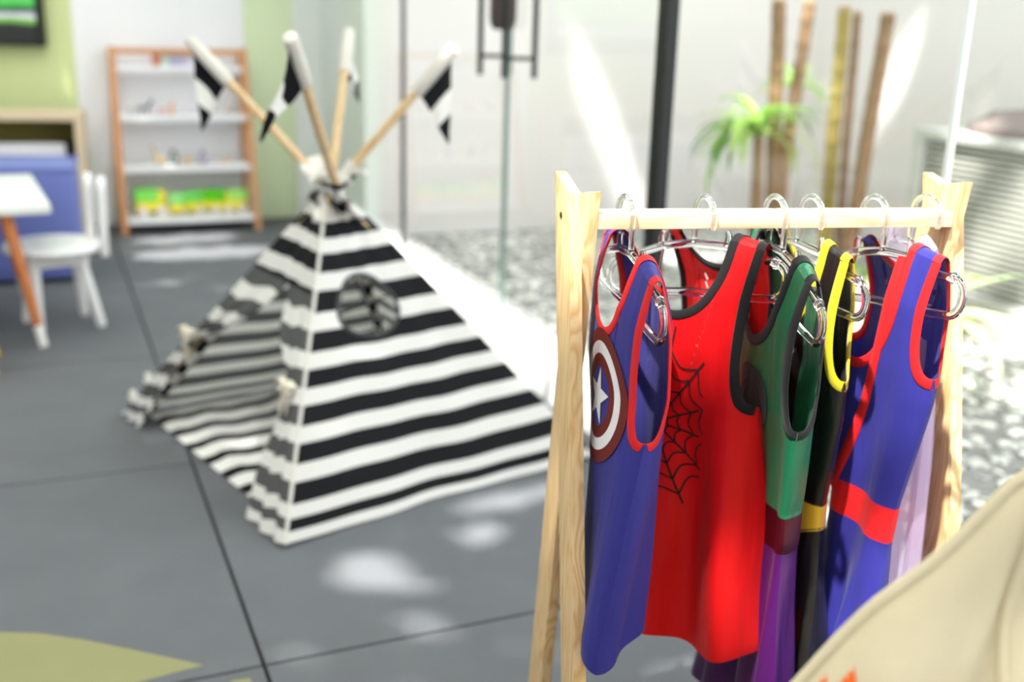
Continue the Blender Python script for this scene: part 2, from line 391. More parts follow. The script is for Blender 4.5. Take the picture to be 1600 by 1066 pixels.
M_pouf = cloth('periwinkle_vinyl', (.42, .47, .74), .5, 0, .1, .35, .05, 60)
pf = empty('pouf', (-.20, 5.02, 0), radians(-4), 'square periwinkle blue pouf behind the white bunny-eared chair', 'pouf')
b = MB(); b.box((.02, .14, .255), (.60, .42, .49), None, .05)
o = b.build('cushion_body', M_pouf, pf); sm = o.modifiers.new('s', 'SUBSURF'); sm.levels = sm.render_levels = 1
b = MB(); b.tube([(-.28, -.07, .49), (.02, -.073, .495), (.315, -.07, .49), (.318, .14, .495), (.315, .345, .49), (.02, .348, .495), (-.28, .345, .49)], .006, 6, closed=True); b.build('piping', M_pouf, pf)

M_table = mat('white_laminate', (.93, .94, .93), .35, .45, .01, 4)
M_orange = wood('orange_beech', (.85, .52, .29), (.78, .45, .24), .7, .45)
tb = empty('play_table', (-.425, 4.35, 0), radians(4.5), 'white square play table with splayed orange legs at the left edge', 'table')
b = MB(); b.box((0, 0, .48), (.80, .80, .032), None, .010); b.build('tabletop', M_table, tb)
for sx in (-1, 1):
    for sy in (-1, 1):
        f = Vector((.30 * sx + .035 * sx, .40 * sy, 0)) ; tp = Vector((.26 * sx, .33 * sy, .465))
        b = MB(); b.tube([tp, lerp(tp, f, .84)], [.021, .016], 14); lg = b.build('leg', M_orange, tb)
        b = MB(); b.tube([lerp(tp, f, .84), f], [.0168, .0150], 14); b.build('foot_cap', M_table, lg, label='white rubber foot')
M_yel = mat('yellow_plastic', (.96, .80, .20), .4, .4)
st = empty('play_stool', (-.32, 3.80, 0), .2, 'yellow plastic stool just in view under the white table', 'stool')
b = MB(); b.lathe([(.10, .262), (.125, .268), (.13, .28), (.125, .292), (.0, .295)], 20); b.build('seat', M_yel, st)
for k in range(4):
    a = pi / 4 + k * pi / 2 - .2
    b = MB(); b.tube([(.08 * cos(a), .08 * sin(a), .268), (.155 * cos(a), .155 * sin(a), 0)], [.018, .014], 10); b.build('leg', M_yel, st)

# bunny-eared chair
M_chair = mat('white_lacquered_wood', (.95, .95, .95), .35, .45, .01, 5)
ch = empty('bunny_chair', (.000, 4.265, 0), 0, 'white wooden child chair with two rabbit-ear back slats', 'chair')
b = MB(); b.lathe([(.0, .280), (.14, .280), (.168, .286), (.175, .298), (.168, .310), (.0, .314)], 32); b.build('seat', M_chair, ch)
b = MB(); b.box((0, 0, .258), (.20, .18, .045), Matrix.Rotation(.25, 3, 'Z'), .006); b.build('apron', M_chair, ch)
for (tx, ty), (fx, fy) in (((-.068, -.085), (-.068, -.123)), ((.085, -.055), (.144, -.081)), ((.07, .075), (.091, .108)), ((-.08, .05), (-.115, .065))):
    b = MB(); b.tube([(tx, ty, .280), (lerp(tx, fx, .96), lerp(ty, fy, .96), .01), (fx, fy, 0)], [.019, .0165, .013], 16); b.build('leg', M_chair, ch)
def ear(y0, x0, tilt):
    # a flat rounded slat standing in the Y-Z plane
    prof = []
    for k in range(29):
        a = k / 28 * pi
        prof.append((cos(a) * .046, .505 + sin(a) * .052))
    prof = [(.040, .262)] + [(.048, .40)] + prof + [(-.048, .40), (-.040, .262)]
    bm = bmesh.new(); vs = [bm.verts.new((0, y, z)) for y, z in prof]; f = bm.faces.new(vs)
    r = bmesh.ops.extrude_face_region(bm, geom=[f]); bmesh.ops.translate(bm, verts=[v for v in r['geom'] if isinstance(v, bmesh.types.BMVert)], vec=(.03, 0, 0))
    bmesh.ops.recalc_face_normals(bm, faces=bm.faces[:])
    bmesh.ops.bevel(bm, geom=[e for e in bm.edges if len(e.link_faces) == 2 and e.calc_face_angle() > 1.], offset=.011, segments=3, affect='EDGES', profile=.5)
    for v in bm.verts: v.co = Vector((v.co.x + x0 + (v.co.z - .26) * tilt, v.co.y + y0, v.co.z))
    m = MB(); m.bm(bm); return m.build('ear_slat', M_chair, ch)
ear(.052, .118, .02); ear(-.050, .158, .02)

# ------------------------------------------------------------------ shelf unit and its toys
M_beech = wood('honey_beech', (.86, .62, .42), (.80, .55, .36), .8, .5)
sh = empty('toy_shelf', (.70, 6.10, 0), 0, 'honey beech ladder shelf with four white boards against the white panel', 'shelf')
for sx in (-1, 1):
    b = MB(); b.beam((.345 * sx, -.155, 0), (.335 * sx, .055, .955), .030, .030); b.build('front_post', M_beech, sh)
    b = MB(); b.beam((.345 * sx, .165, 0), (.335 * sx, .165, .95), .030, .026); b.build('rear_post', M_beech, sh)
    for z in (.07, .34, .60, .85):
        yf = -.155 + .21 * z / .955
        b = MB(); b.beam((.34 * sx, yf, z - .012), (.34 * sx, .165, z - .012), .022, .02); b.build('shelf_bearer', M_beech, sh)
b = MB(); b.beam((-.335, .055, .935), (.335, .055, .935), .032, .02); b.build('top_rail', M_beech, sh)
shelf_z = []
for z in (.07, .335, .595, .845):
    yf = -.155 + .21 * z / .955 - .01
    b = MB(); b.box((0, (yf + .165) / 2, z), (.655, .165 - yf, .026), None, .003); b.build('shelf_board', M_white, sh); shelf_z.append((z + .013, yf))
def toyroot(name, x, lvl, label, cat, group, rz=0, dy=.08):
    z, yf = shelf_z[lvl]; return empty(name, (.70 + x, 6.10 + yf + dy, z), rz, label, cat, group)
def animal(name, x, lvl, label, body, accent, L, Hh, neck=0., group='toy animals on the toy shelf', rz=0., ears=True):
    r = toyroot(name, x, lvl, label, 'toy animal', group, rz)
    mb_, ma = mat('toy_' + str(body), body, .5), mat('toy_' + str(accent), accent, .5)
    lh = Hh * .42
    b = MB(); b.ell((0, 0, lh + Hh * .16), (L * .42, L * .17, Hh * .20), 12, 8); b.build('body', mb_, r)
    for sx in (-1, 1):
        for sy in (-1, 1):
            b = MB(); b.tube([(sx * L * .26, sy * L * .09, lh + Hh * .1), (sx * L * .27, sy * L * .10, 0)], [L * .07, L * .05], 8); b.build('leg', mb_, r)
    hx, hz = L * .45 + neck * .25, lh + Hh * .34 + neck
    b = MB(); b.tube([(L * .30, 0, lh + Hh * .2), (hx, 0, hz)], [L * .12, L * .09], 8); b.ell((hx + L * .06, 0, hz), (L * .15, L * .09, L * .10), 10, 6)
    for sy in (-1, 1): b.ell((hx - L * .02, sy * L * .07, hz + L * .10), (L * .03, L * .03, L * .06), 6, 4)
    b.build('head', ma, r)
    b = MB(); b.tube([(-L * .40, 0, lh + Hh * .25), (-L * .50, 0, lh + Hh * .05)], [L * .03, L * .015], 6); b.build('tail', ma, r)
    return r
def bird(name, x, lvl, label, body, belly, Hh):
    r = toyroot(name, x, lvl, label, 'toy animal', 'toy animals on the toy shelf')
    b = MB(); b.lathe([(.004, 0), (Hh * .2, Hh * .04), (Hh * .24, Hh * .35), (Hh * .15, Hh * .68), (Hh * .16, Hh * .82), (Hh * .08, Hh * .97), (.002, Hh)], 12); b.build('body', mat('toy_' + str(body), body, .5), r)
    b = MB(); b.ell((0, -Hh * .15, Hh * .36), (Hh * .15, Hh * .09, Hh * .26), 10, 6); b.build('belly', mat('toy_' + str(belly), belly, .5), r)
    for s in (-1, 1):
        b = MB(); b.ell((s * Hh * .24, 0, Hh * .42), (Hh * .04, Hh * .09, Hh * .24), 8, 6); b.build('flipper', mat('toy_' + str(body), body, .5), r)
    b = MB(); b.lathe([(Hh * .05, 0), (.001, Hh * .13)], 8, (0, -Hh * .14, Hh * .82), Matrix.Rotation(radians(90), 3, 'X')); b.build('beak', mat('toy_(0.9, 0.6, 0.2)', (.9, .6, .2), .5), r)
def carton(name, x, lvl, label, col, lid, s, rz=0., cat='box', group='small boxes on the top board'):
    r = toyroot(name, x, lvl, label, cat, group, rz)
    b = MB(); b.box((0, 0, s[2] * .42), (s[0], s[1], s[2] * .84), None, .002); b.build('carton', mat('toy_' + str(col), col, .5), r)
    b = MB(); b.box((0, 0, s[2] * .91), (s[0] + .003, s[1] + .003, s[2] * .18), None, .002); b.build('lid', mat('toy_' + str(lid), lid, .5), r)
carton('toy_box', -.115, 3, 'small orange box, leftmost on the top board of the shelf', (.86, .52, .42), (.80, .45, .38), (.035, .05, .065))
carton('toy_box', -.07, 3, 'white and green box beside the orange one on the top board', (.80, .88, .84), (.72, .84, .76), (.045, .05, .062), .1)
carton('toy_box', -.005, 3, 'wide lilac grey box in the middle of the top board', (.72, .71, .82), (.78, .77, .86), (.085, .06, .066))
carton('toy_box', .075, 3, 'white and lilac box behind the striped pennant on the top board', (.86, .85, .90), (.74, .73, .82), (.055, .05, .060), -.1)
animal('toy_animal', -.25, 2, 'pale grey toy sheep, leftmost on the second board', (.80, .80, .80), (.55, .55, .56), .06, .055)
animal('toy_animal', -.195, 2, 'black and white toy zebra beside the grey sheep', (.55, .55, .57), (.30, .30, .33), .07, .065, .02)
animal('toy_animal', -.105, 2, 'pink toy pig on the second board', (.92, .70, .70), (.90, .62, .62), .05, .042)
animal('toy_animal', -.055, 2, 'orange toy fox on the second board', (.93, .66, .36), (.90, .58, .28), .05, .065, .012, rz=1.2)
animal('toy_animal', .0, 2, 'white toy lamb on the second board beside the orange fox', (.93, .92, .94), (.88, .86, .90), .05, .045)
animal('toy_animal', .155, 2, 'small grey toy mouse near the right of the second board', (.78, .78, .80), (.70, .70, .72), .035, .028)
animal('toy_animal', .245, 2, 'brown and white toy dog, rightmost on the second board', (.72, .66, .62), (.52, .42, .36), .055, .055)
animal('toy_animal', -.135, 1, 'tan toy giraffe with a raised neck on the third board', (.80, .68, .44), (.72, .60, .36), .06, .06, .05, rz=2.6)
bird('toy_animal', -.065, 1, 'dark green toy penguin on the third board', (.22, .30, .30), (.70, .74, .72), .085)
animal('toy_animal', -.0, 1, 'golden toy lion on the third board', (.85, .72, .48), (.80, .62, .38), .065, .05)
bird('toy_animal', .085, 1, 'slim lilac grey toy bird on the third board', (.62, .60, .70), (.75, .73, .80), .085)
animal('toy_animal', .20, 1, 'peach toy cat, rightmost on the third board', (.95, .80, .72), (.93, .74, .64), .06, .032)
def truck(x, label, top, rz, s=1.):
    r = toyroot('toy_truck', x, 0, label, 'toy truck', 'plastic trucks on the lowest board', rz, .13)
    Y = mat('toy_yellow_plastic', (.97, .90, .22), .4); G = mat('toy_green_' + str(top), top, .4); W = mat('toy_wheel', (.88, .84, .80), .5)
    b = MB(); b.box((0, 0, .046 * s), (.135 * s, .07 * s, .046 * s), None, .006); b.build('chassis', Y, r)
    b = MB(); b.prism([(-.07 * s, -.038 * s), (.03 * s, -.038 * s), (.03 * s, .038 * s), (-.07 * s, .038 * s)], .070 * s, .125 * s); b.build('tipper_bed', G, r)
    b = MB(); b.box((.048 * s, 0, .090 * s), (.038 * s, .066 * s, .06 * s), None, .008); b.build('cab', Y, r)
    for sx in (-1, 1):
        for sy in (-1, 1):
            b = MB(); b.lathe([(.012 * s, -.008 * s), (.024 * s, -.006 * s), (.024 * s, .006 * s), (.012 * s, .008 * s)], 12, (sx * .042 * s, sy * .04 * s, .024 * s), Matrix.Rotation(pi / 2, 3, 'X')); b.build('wheel', W, r)
truck(-.20, 'large yellow and green toy truck, leftmost on the lowest board', (.52, .90, .36), .1, 1.15)
truck(-.06, 'tilted lime green toy truck, second from the left on the lowest board', (.62, .93, .55), 1.35, .95)
truck(.04, 'pale green toy truck in the middle of the lowest board', (.50, .88, .40), .9, 1.0)
truck(.13, 'bright green toy truck, second from the right on the lowest board', (.40, .83, .16), 2.4, 1.05)
truck(.235, 'yellow toy truck with a green bed, rightmost on the lowest board', (.66, .92, .45), 3.3, 1.0)

# ------------------------------------------------------------------ teepee
M_canvas = cloth('cream_canvas', (.93, .92, .89), .85, .25, .1, .15, .2, 500)
M_dowel = wood('pale_pine_dowel', (.90, .78, .60), (.84, .70, .50), 1.2, .5)
M_str = striped('black_white_awning_canvas', (.94, .935, .92), (.13, .13, .14), (.38, .38, .38), .465)
M_mat_str = striped('black_white_quilt_canvas', (.94, .935, .92), (.06, .06, .065), (.05, .05, .055), .56, .05)
tp = empty('teepee_tent', (.73, 2.80, 0), 0, 'black and white striped canvas play teepee with four flag-topped poles', 'tent')
O = Vector((.73, 2.80, 0))
FT = dict(N=Vector((.417, 2.196, 0)) - O, L=Vector((.160, 3.180, 0)) - O, R=Vector((1.298, 2.428, 0)) - O, B=Vector((1.041, 3.411, 0)) - O)
TIP = dict(N=Vector((.824, 3.127, 1.092)) - O, L=Vector((.962, 2.65, 1.062)) - O, R=Vector((.38, 3.035, 1.062)) - O, B=Vector((.495, 2.348, 1.088)) - O)
for k_ in FT: FT[k_] = FT[k_] - FT[k_].normalized() * .045
def pole(k, z): return FT[k] + (TIP[k] - FT[k]) * (z / TIP[k].z)
ZTOP = .735
AX = (pole('N', ZTOP) + pole('L', ZTOP) + pole('R', ZTOP) + pole('B', ZTOP)) / 4
def edge(k, t):
    z = .012 + (ZTOP - .012) * t; p = pole(k, z); c = AX.copy(); c.z = z
    d = Vector((p.x - c.x, p.y - c.y, 0)); rad = d.length
    want = max(rad, .032) + lerp(.062, .038, t)
    return c + (d.normalized() if rad > .004 else (FT[k] * 1).normalized()) * want
ZC = [0.0225, .062, .1335, .2015, .2725, .340, .4175, .503, .58, .645, .705, .765, .83]
def stripe_v(z):
    pts = [(zz, float(i)) for i, zz in enumerate(ZC)]
    return interp(max(z, -.02), [(-.02, -.6)] + pts) + .25 + 5
for k in 'NLRB':
    f, t = FT[k], TIP[k]; dr = (t - f).normalized()
    b = MB(); b.tube([f + Vector((0, 0, .012)), t], .0115, 14); po = b.build('pole', M_dowel, tp)
    P_ = [f + (t - f) * (z / t.z) for z in [.02 + .70 * j / 40 for j in range(41)]]; UV_ = [(0, stripe_v(p.z)) for p in P_]
    b = MB(); b.tube(P_, .0145, 12, caps=False); b.has = True; b.uv = [UV_[i // 12] for i in range(len(b.v))]; b.build('pole_casing', M_str, po)
    b = MB(); b.tube([f + dr * .0 + Vector((0, 0, .012)), f + dr * .05 + Vector((0, 0, .012))], .018, 12); b.build('pole_sock', M_canvas, po)
def panel_pt(a, c, s, t, sag=.020, seed=0.):
    A, Bq = edge(a, t), edge(c, t); p = lerp(A, Bq, s)
    n = (FT[c] - FT[a]).cross(Vector((0, 0, 1))).normalized()      # outward for a->c going counter-clockwise
    if n.dot((FT[a] + FT[c]) / 2) < 0: n = -n
    w = 4 * s * (1 - s); w2 = 1 - t * .75
    d = -sag * w * w2 + .006 * w2 * w * sin(s * 9 + t * 7 + seed) + .004 * w * sin(s * 23 - t * 5 + seed * 2)
    p = p + n * d; p.z -= .010 * w * w2
    if t < .02: p.z = max(p.z, .004)
    return p, n
def panel(a, c, seed, ns=44, nt=60, hole=None):
    m = MB()
    S = [i / ns for i in range(ns + 1)]; T = [j / nt for j in range(nt + 1)]
    P = {}; uv = {}
    bm = bmesh.new(); ul = bm.loops.layers.uv.new('UVMap')
    def put(s, t):
        p, n = panel_pt(a, c, s, t, seed=seed); v = bm.verts.new(p); uv[v] = (s, stripe_v(.012 + (ZTOP - .012) * t)); return v
    G = [[None] * (ns + 1) for _ in T]; st = {}
    for j, t in enumerate(T):
        for i, s in enumerate(S):
            ss, tt = s, t
            if hole:
                hs, ht, rs, rt = hole; dx, dy = (s - hs) / rs, (t - ht) / rt; r = sqrt(dx * dx + dy * dy)
                cell = max(1 / ns / rs, 1 / nt / rt) * .75
                if abs(r - 1) < cell and r > 0: ss, tt = hs + dx / r * rs, ht + dy / r * rt
            st[(i, j)] = (ss, tt); G[j][i] = put(ss, tt)
    for j in range(nt):
        for i in range(ns):
            if hole:
                cs = sum(st[(i + q, j + w)][0] for q in (0, 1) for w in (0, 1)) / 4; ct = sum(st[(i + q, j + w)][1] for q in (0, 1) for w in (0, 1)) / 4
                if ((cs - hole[0]) / hole[2]) ** 2 + ((ct - hole[1]) / hole[3]) ** 2 < .97: continue
            try:
                f = bm.faces.new((G[j][i], G[j][i + 1], G[j + 1][i + 1], G[j + 1][i])); f.smooth = True
                for l in f.loops: l[ul].uv = uv[l.vert]
            except Exception: pass
    bmesh.ops.delete(bm, geom=[v for v in bm.verts if not v.link_faces], context='VERTS')
    n = panel_pt(a, c, .5, .3)[1]
    bm.normal_update()
    if sum((f.normal.dot(n) for f in bm.faces)) < 0: bmesh.ops.reverse_faces(bm, faces=bm.faces[:])
    me = bpy.data.meshes.new('canvas_panel'); bm.to_mesh(me); bm.free(); me.materials.append(M_str)
    o = bpy.data.objects.new('canvas_panel', me); C.objects.link(o); o.parent = tp; return o
HOLE = (.42, .590, .225, .092)
pNR = panel('N', 'R', .3, 80, 96, HOLE); panel('R', 'B', 1.3); panel('B', 'L', 2.2)
# round window: ring and crossing bars
ring = [panel_pt('N', 'R', HOLE[0] + HOLE[2] * cos(a) * 1.02, HOLE[1] + HOLE[3] * sin(a) * 1.02, seed=.3)[0] + panel_pt('N', 'R', .5, .5)[1] * .002 for a in [2 * pi * k / 40 for k in range(40)]]
b = MB(); b.tube(ring, .0055, 6, closed=True); b.build('window_ring', cloth('charcoal_binding', (.22, .22, .23), .8, 0), tp)
M_bar = cloth('black_binding', (.07, .07, .075), .75, 0, .1, .25)
for a0 in (radians(100), radians(10)):
    pth = [panel_pt('N', 'R', HOLE[0] + HOLE[2] * cos(a0) * q, HOLE[1] + HOLE[3] * sin(a0) * q, seed=.3)[0] for q in (-1, -.5, 0, .5, 1)]
    b = MB(); b.tube(pth, .0032, 6); b.build('window_bar', M_bar, tp)
# door face: closed top with a slit, two tied-back flaps
TS, SS, TL, TRt = .64, .555, .36, .385
def doorface(name, rows, fn_s, pin=None, fold=0.):
    """rows: list of t; fn_s(t) -> (s0, s1)"""
    m = MB(); P, U = [], []
    for t in rows:
        s0, s1 = fn_s(t); r, u = [], []
        for i in range(25):
            q = i / 24; s = lerp(s0, s1, q); p, n = panel_pt('L', 'N', s, t, seed=2.9, sag=.012)
            w = fold(t) * (1 if pin is None else min(1, 6 * abs(q - pin))) if fold else 0
            p = p + n * (w * (.5 + .5 * sin(q * 15 + t * 3)) + w * .4)
            r.append(p); u.append((s, stripe_v(p.z if not fold else p.z + .006 * sin(q * 6))))
        P.append(r); U.append(u)
    m.grid(P, U); o = m.build(name, M_str, tp, auto=False)
    n = panel_pt('L', 'N', .5, .3)[1]
    if (sum(f.normal.dot(n) for f in o.data.polygons) < 0) != bool(fold): o.data.flip_normals()   # tied-back flaps show the reverse of the weave
    return o
doorface('canvas_panel', [TS - .005 + (1 - TS + .005) * j / 30 for j in range(31)], lambda t: (0, 1))
def left_s(t):
    if t > TL: return (0, .07 + (SS - .07) * ((t - TL) / (TS - TL)) ** .8)
    return (0, .07 + .07 * sst((TL - t) / TL))
def right_s(t):
    if t > TRt: return (lerp(.925, SS, ((t - TRt) / (TS - TRt)) ** 1.0), 1)
    return (.925 - .12 * sst((TRt - t) / TRt * 1.4), 1)
doorface('door_flap', [TS * j / 46 for j in range(47)], left_s, pin=0, fold=lambda t: .018 * sst((TS - t) / .15))
doorface('door_flap', [TS * j / 46 for j in range(47)], right_s, pin=1, fold=lambda t: .014 * sst((TS - t) / .15))
def bow(c, k):
    p, n = panel_pt('L', 'N', c, k, seed=2.9); p = p + n * .035
    side = (FT['N'] - FT['L']).normalized(); m = MB()
    for s in (-1, 1):
        m.tube([p, p + side * s * .018 + Vector((0, 0, .018)), p + side * s * .036 + Vector((0, 0, .010)), p + side * s * .030 + Vector((0, 0, -.008)), p + n * .004], [.006, .011, .012, .010, .006], 8, flat=.45)
        m.tube([p, p + side * s * .012 + n * .006 + Vector((0, 0, -.03)), p + side * s * .020 + n * .008 + Vector((0, 0, -.085))], [.006, .008, .011], 8, flat=.4)
    m.ell(p + n * .004, (.011, .011, .011), 8, 6)
    m.build('tie_bow', cloth('ivory_tape', (.93, .90, .82), .8, .2), tp)
bow(.02, TL); bow(.955, TRt)
b = MB(); b.tube([edge('N', j / 20) for j in range(21)], .0045, 8); b.build('seam_piping', M_canvas, tp)
# small ruffled tie loops low on the left pole
for t in (.05, .13):
    p, n = panel_pt('L', 'N', 0, t, seed=2.9); side = (FT['L'] - FT['N']).normalized()
    b = MB(); b.tube([p, p + side * .022 + Vector((0, 0, .02)), p + side * .034, p + side * .02 - Vector((0, 0, .012))], [.008, .010, .011, .007], 8, flat=.5); b.build('tie_loop', M_canvas, tp)
# quilted mat
m = MB(); P, U = [], []
for j in range(61):
    q = j / 60; r, u = [], []
    for i in range(31):
        s = i / 30; e0 = lerp(FT['L'], FT['N'], q); e1 = lerp(FT['B'], FT['R'], q); p = lerp(e0, e1, s * .97 + .012)
        p = p + (AX - p).xy.to_3d() * .015
        ph = q * 8.2 + .10 * sin(s * 14 + q * 3) + .06 * sin(s * 31 + q * 9)
        edgef = min(1, min(s, 1 - s, q, 1 - q) * 14)
        p.z = .004 + .016 * edgef * (.55 + .45 * sin(ph * 2 * pi)) + .004 * edgef * sin(s * 40 + q * 12)
        r.append(p); u.append((s, ph))
    P.append(r); U.append(u)
m.grid(P, U); mo = m.build('quilt_mat', M_mat_str, tp, auto=False)
if mo.data.polygons[0].normal.z < 0: mo.data.flip_normals()
# gathered collar at the crossing
m = MB(); P, U = [], []
for j in range(13):
    q = j / 12; r, u = [], []
    for i in range(61):
        a = 2 * pi * i / 60; z = ZTOP - .015 + q * .06
        rad = .046 + .008 * cos(q * pi * 2) + (q ** 2) * .045 * (.6 + .4 * sin(a * 3 + 1.)) + .006 * sin(a * 11) * q
        zz = z - (q ** 3) * .05 * (.5 + .5 * sin(a * 2 + .6)) + .01 * sin(a * 5) * q
        r.append(Vector((AX.x + rad * cos(a), AX.y + rad * sin(a), zz))); u.append((i / 60, 5.25 + .35 * (q > .08) * 0 + .0))
    P.append(r); U.append(u)
m.grid(P, U); m.build('gathered_collar', M_canvas, tp, auto=False)
# tape hanging from the collar down the near edge
p0 = edge('N', .99); p1 = edge('N', .86); n = panel_pt('L', 'N', .5, .9)[1]
b = MB(); b.tube([p0 + n * .006, lerp(p0, p1, .5) + n * .012, p1 + n * .010], [.010, .016, .018], 8, flat=.35); b.build('tie_tape', M_canvas, tp)
# pennants: sleeve over each tip and a striped triangle hanging from it
def pennant(k, lean, stretch=1.0, twist=0.):
    f, t = FT[k], TIP[k]; dr = (t - f).normalized()
    a = t - dr * .14; e = t + dr * .012
    hd = Vector((lean.x, lean.y, 0)); 
    m = MB(); P, U = [], []
    for j in range(25):
        q = j / 24; r, u = [], []
        for i in range(9):
            s = i / 8; top = lerp(a + dr * .012, e - dr * .012, s); apex = t - dr * .028 - Vector((0, 0, .215 * stretch)) + hd
            p = lerp(top, apex, q); w = sin(q * pi)
            p = p + Vector((-dr.y, dr.x, 0)) * (.012 * w * sin(s * 5 + q * 6 + twist)) + Vector((0, 0, -.012)) * (1 - q)
            r.append(p); u.append((s, 10.02 - q * 1.62 + .0))
        P.append(r); U.append(u)
    m.grid(P, U); o = m.build('pennant', M_flag, tp, auto=False)
    b = MB(); b.tube([a - dr * .0, a + dr * .004, lerp(a, e, .5), e - dr * .004, e], [.0145, .0175, .018, .0165, .011], 14); b.build('pole_sleeve', M_canvas, o)
M_flag = striped('black_white_pennant_canvas', (.94, .935, .92), (.085, .085, .095), (.12, .12, .13), .46, .2)
pennant('R', Vector((-.005, .01, 0))); pennant('B', Vector((-.075, .035, 0)), .95, 1.); pennant('N', Vector((.03, -.012, 0)), .8, 2.); pennant('L', Vector((.012, -.01, 0)))

# ------------------------------------------------------------------ yard: condenser, canes, leafy plants, unseen shade trees
M_conc = mat('warm_concrete', (.80, .75, .69), .85, .15, .08, 8, .4, 60)
b = MB(); b.box((3.75, 3.02, .02), (.84, 1.50, .10), Matrix.Rotation(radians(12), 3, 'Z'), .01); tag(b.build('concrete_slab', M_conc), 'low warm grey concrete slab under the outdoor condenser', 'slab')
M_acw = mat('aged_white_steel', (.84, .84, .83), .5, .4, .03, 6)
M_acg = mat('grey_condenser_fin', (.76, .76, .73), .5, .4, .06, 10)
ac = empty('condenser_unit', (3.82, 3.28, .07), 0, 'grey louvred outdoor condenser with a pale rim by the yard wall', 'condenser')
W2, H2 = .32, .66
b = MB(); b.box((0, 0, H2 / 2), (2 * W2 - .05, 2 * W2 + .10, H2 - .02)); b.build('coil_core', mat('dark_coil', (.58, .58, .55), .7), ac)
for sx in (-1, 1):
    for sy in (-1, 1):
        b = MB(); b.box((sx * W2, sy * (W2 + .07), H2 / 2), (.05, .05, H2), None, .006); b.build('corner_post', M_acw, ac)
b = MB(); b.box((0, 0, H2 + .0), (2 * W2 + .06, 2 * W2 + .20, .04), None, .008); b.build('top_rim', M_acw, ac)
b = MB(); b.box((0, 0, .02), (2 * W2 + .06, 2 * W2 + .20, .04), None, .008); b.build('base_pan', M_acw, ac)
fin = None
for k in range(24):
    z = .055 + k * .0245
    if fin is None:
        b = MB(); b.box((-W2 + .008, 0, 0), (.022, 2 * W2 + .08, .010), Matrix.Rotation(radians(28), 3, 'Y')); fin = b.build('louvre', M_acg, ac, smooth=False)
        fin.location.z = z
    else:
        o = fin.copy(); C.objects.link(o); o.location.z = z
b = MB(); b.lathe([(.335, H2 + .015), (.33, H2 + .05), (.24, H2 + .105), (.10, H2 + .125), (.0, H2 + .128)], 28); b.build('fan_grille', mat('brown_fan_guard', (.52, .46, .45), .6), ac)
b = MB(); b.lathe([(.12, H2 + .12), (.12, H2 + .16), (.10, H2 + .17), (0, H2 + .172)], 20, (-.05, -.12, -.02)); b.build('fan_motor', mat('blue_grey_motor', (.42, .44, .52), .5), ac)

M_cane = mat('dry_cane_bark', (.60, .47, .36), .8, .2, .30, 25, .5, 60)
M_caney = mat('yellowed_cane_bark', (.70, .62, .36), .8, .2, .25, 25, .5, 60)
def cane(base, top, r, label, m=M_cane):
    base, top = Vector(base), Vector(top); L = (top - base).length
    o = empty('cane_trunk', base, 0, label, 'trunk', 'bare cane trunks in the yard')
    path, rr = [], []
    nn = int(L / .11)
    for i in range(nn + 1):
        for dz, k in ((0, 1.13), (.012, 1.0), (.098, .97)):
            q = (i * .11 + dz) / L
            if q <= 1: path.append((top - base) * q + Vector((.006 * sin(q * 9), .006 * cos(q * 7), 0)) * min(1, 4 * q)); rr.append(r * k * (1.1 - .15 * q))
    path.append(top - base); rr.append(r * .95)
    b = MB(); b.tube(path, rr, 12); b.build('stem', m, o)
    b = MB(); b.lathe([(r * .95, 0), (r * 1.02, .012), (.6 * r, .016)], 12, top - base, None); b.build('cut_top', mat('pale_cut_wood', (.80, .68, .54), .8), o)
cane((3.089, 4.092, -.02), (2.992, 4.092, 1.25), .032, 'upright brown cane trunk, leftmost of the five behind the glass')
cane((3.05, 4.07, -.02), (3.138, 4.07, 1.25), .028, 'leaning brown cane trunk, second from the left behind the glass')
cane((3.421, 4.136, -.02), (3.387, 4.136, 1.233), .032, 'yellowed cane trunk, third from the left behind the glass', M_caney)
cane((3.489, 4.116, -.02), (3.446, 4.116, 1.215), .019, 'slim brown cane trunk, fourth from the left behind the glass')
cane((3.330, 3.873, -.02), (3.408, 3.873, 1.21), .033, 'leaning brown cane trunk, rightmost of the five behind the glass')
def leafmat(name, rgb): return cloth(name, rgb, .45, .35, 0, .4, 0)
ML = [leafmat('leaf_green', (.58, .76, .34)), leafmat('leaf_light_green', (.78, .90, .52)), leafmat('leaf_deep_green', (.46, .64, .32)), leafmat('leaf_pale_green', (.86, .94, .72))]
def blade(a, L, w, up, droop, n=9, thick=.0):
    """one arching leaf from the origin, heading a"""
    P = []; x = 0; z = 0; th = up
    for i in range(n + 1):
        q = i / n; ww = w * (sin(pi * min(1, q * .93 + .07)) ** .7) * (1 if q < .97 else .4) + .001
        d = Vector((cos(a), sin(a), 0)); s = Vector((-sin(a), cos(a), 0))
        c = d * x + Vector((0, 0, z))
        P.append([c - s * ww + Vector((0, 0, ww * .35)), c - s * ww * .5 + Vector((0, 0, ww * .08)), c, c + s * ww * .5 + Vector((0, 0, ww * .08)), c + s * ww + Vector((0, 0, ww * .35))])
        x += cos(th) * L / n; z += sin(th) * L / n; th -= droop / n
    return P
def rosette(name, base, stem_top, label, leaves, stem_r=.03, stem_mat=M_cane, cat='plant'):
    o = empty(name, base, 0, label, cat)
    st = Vector(stem_top)
    if stem_r > 0:
        b = MB(); b.tube([(0, 0, 0), st * .5 + Vector((.008, 0, 0)), st], [stem_r * 1.2, stem_r, stem_r * .8], 10); b.build('stem', stem_mat, o)
    for a, L, w, up, droop, mi in leaves:
        b = MB(); b.grid(blade(a, L, w, up, droop)); lf = b.build('leaf', ML[mi], o, auto=False); lf.location = st
    return o
R_ = random.Random(3)
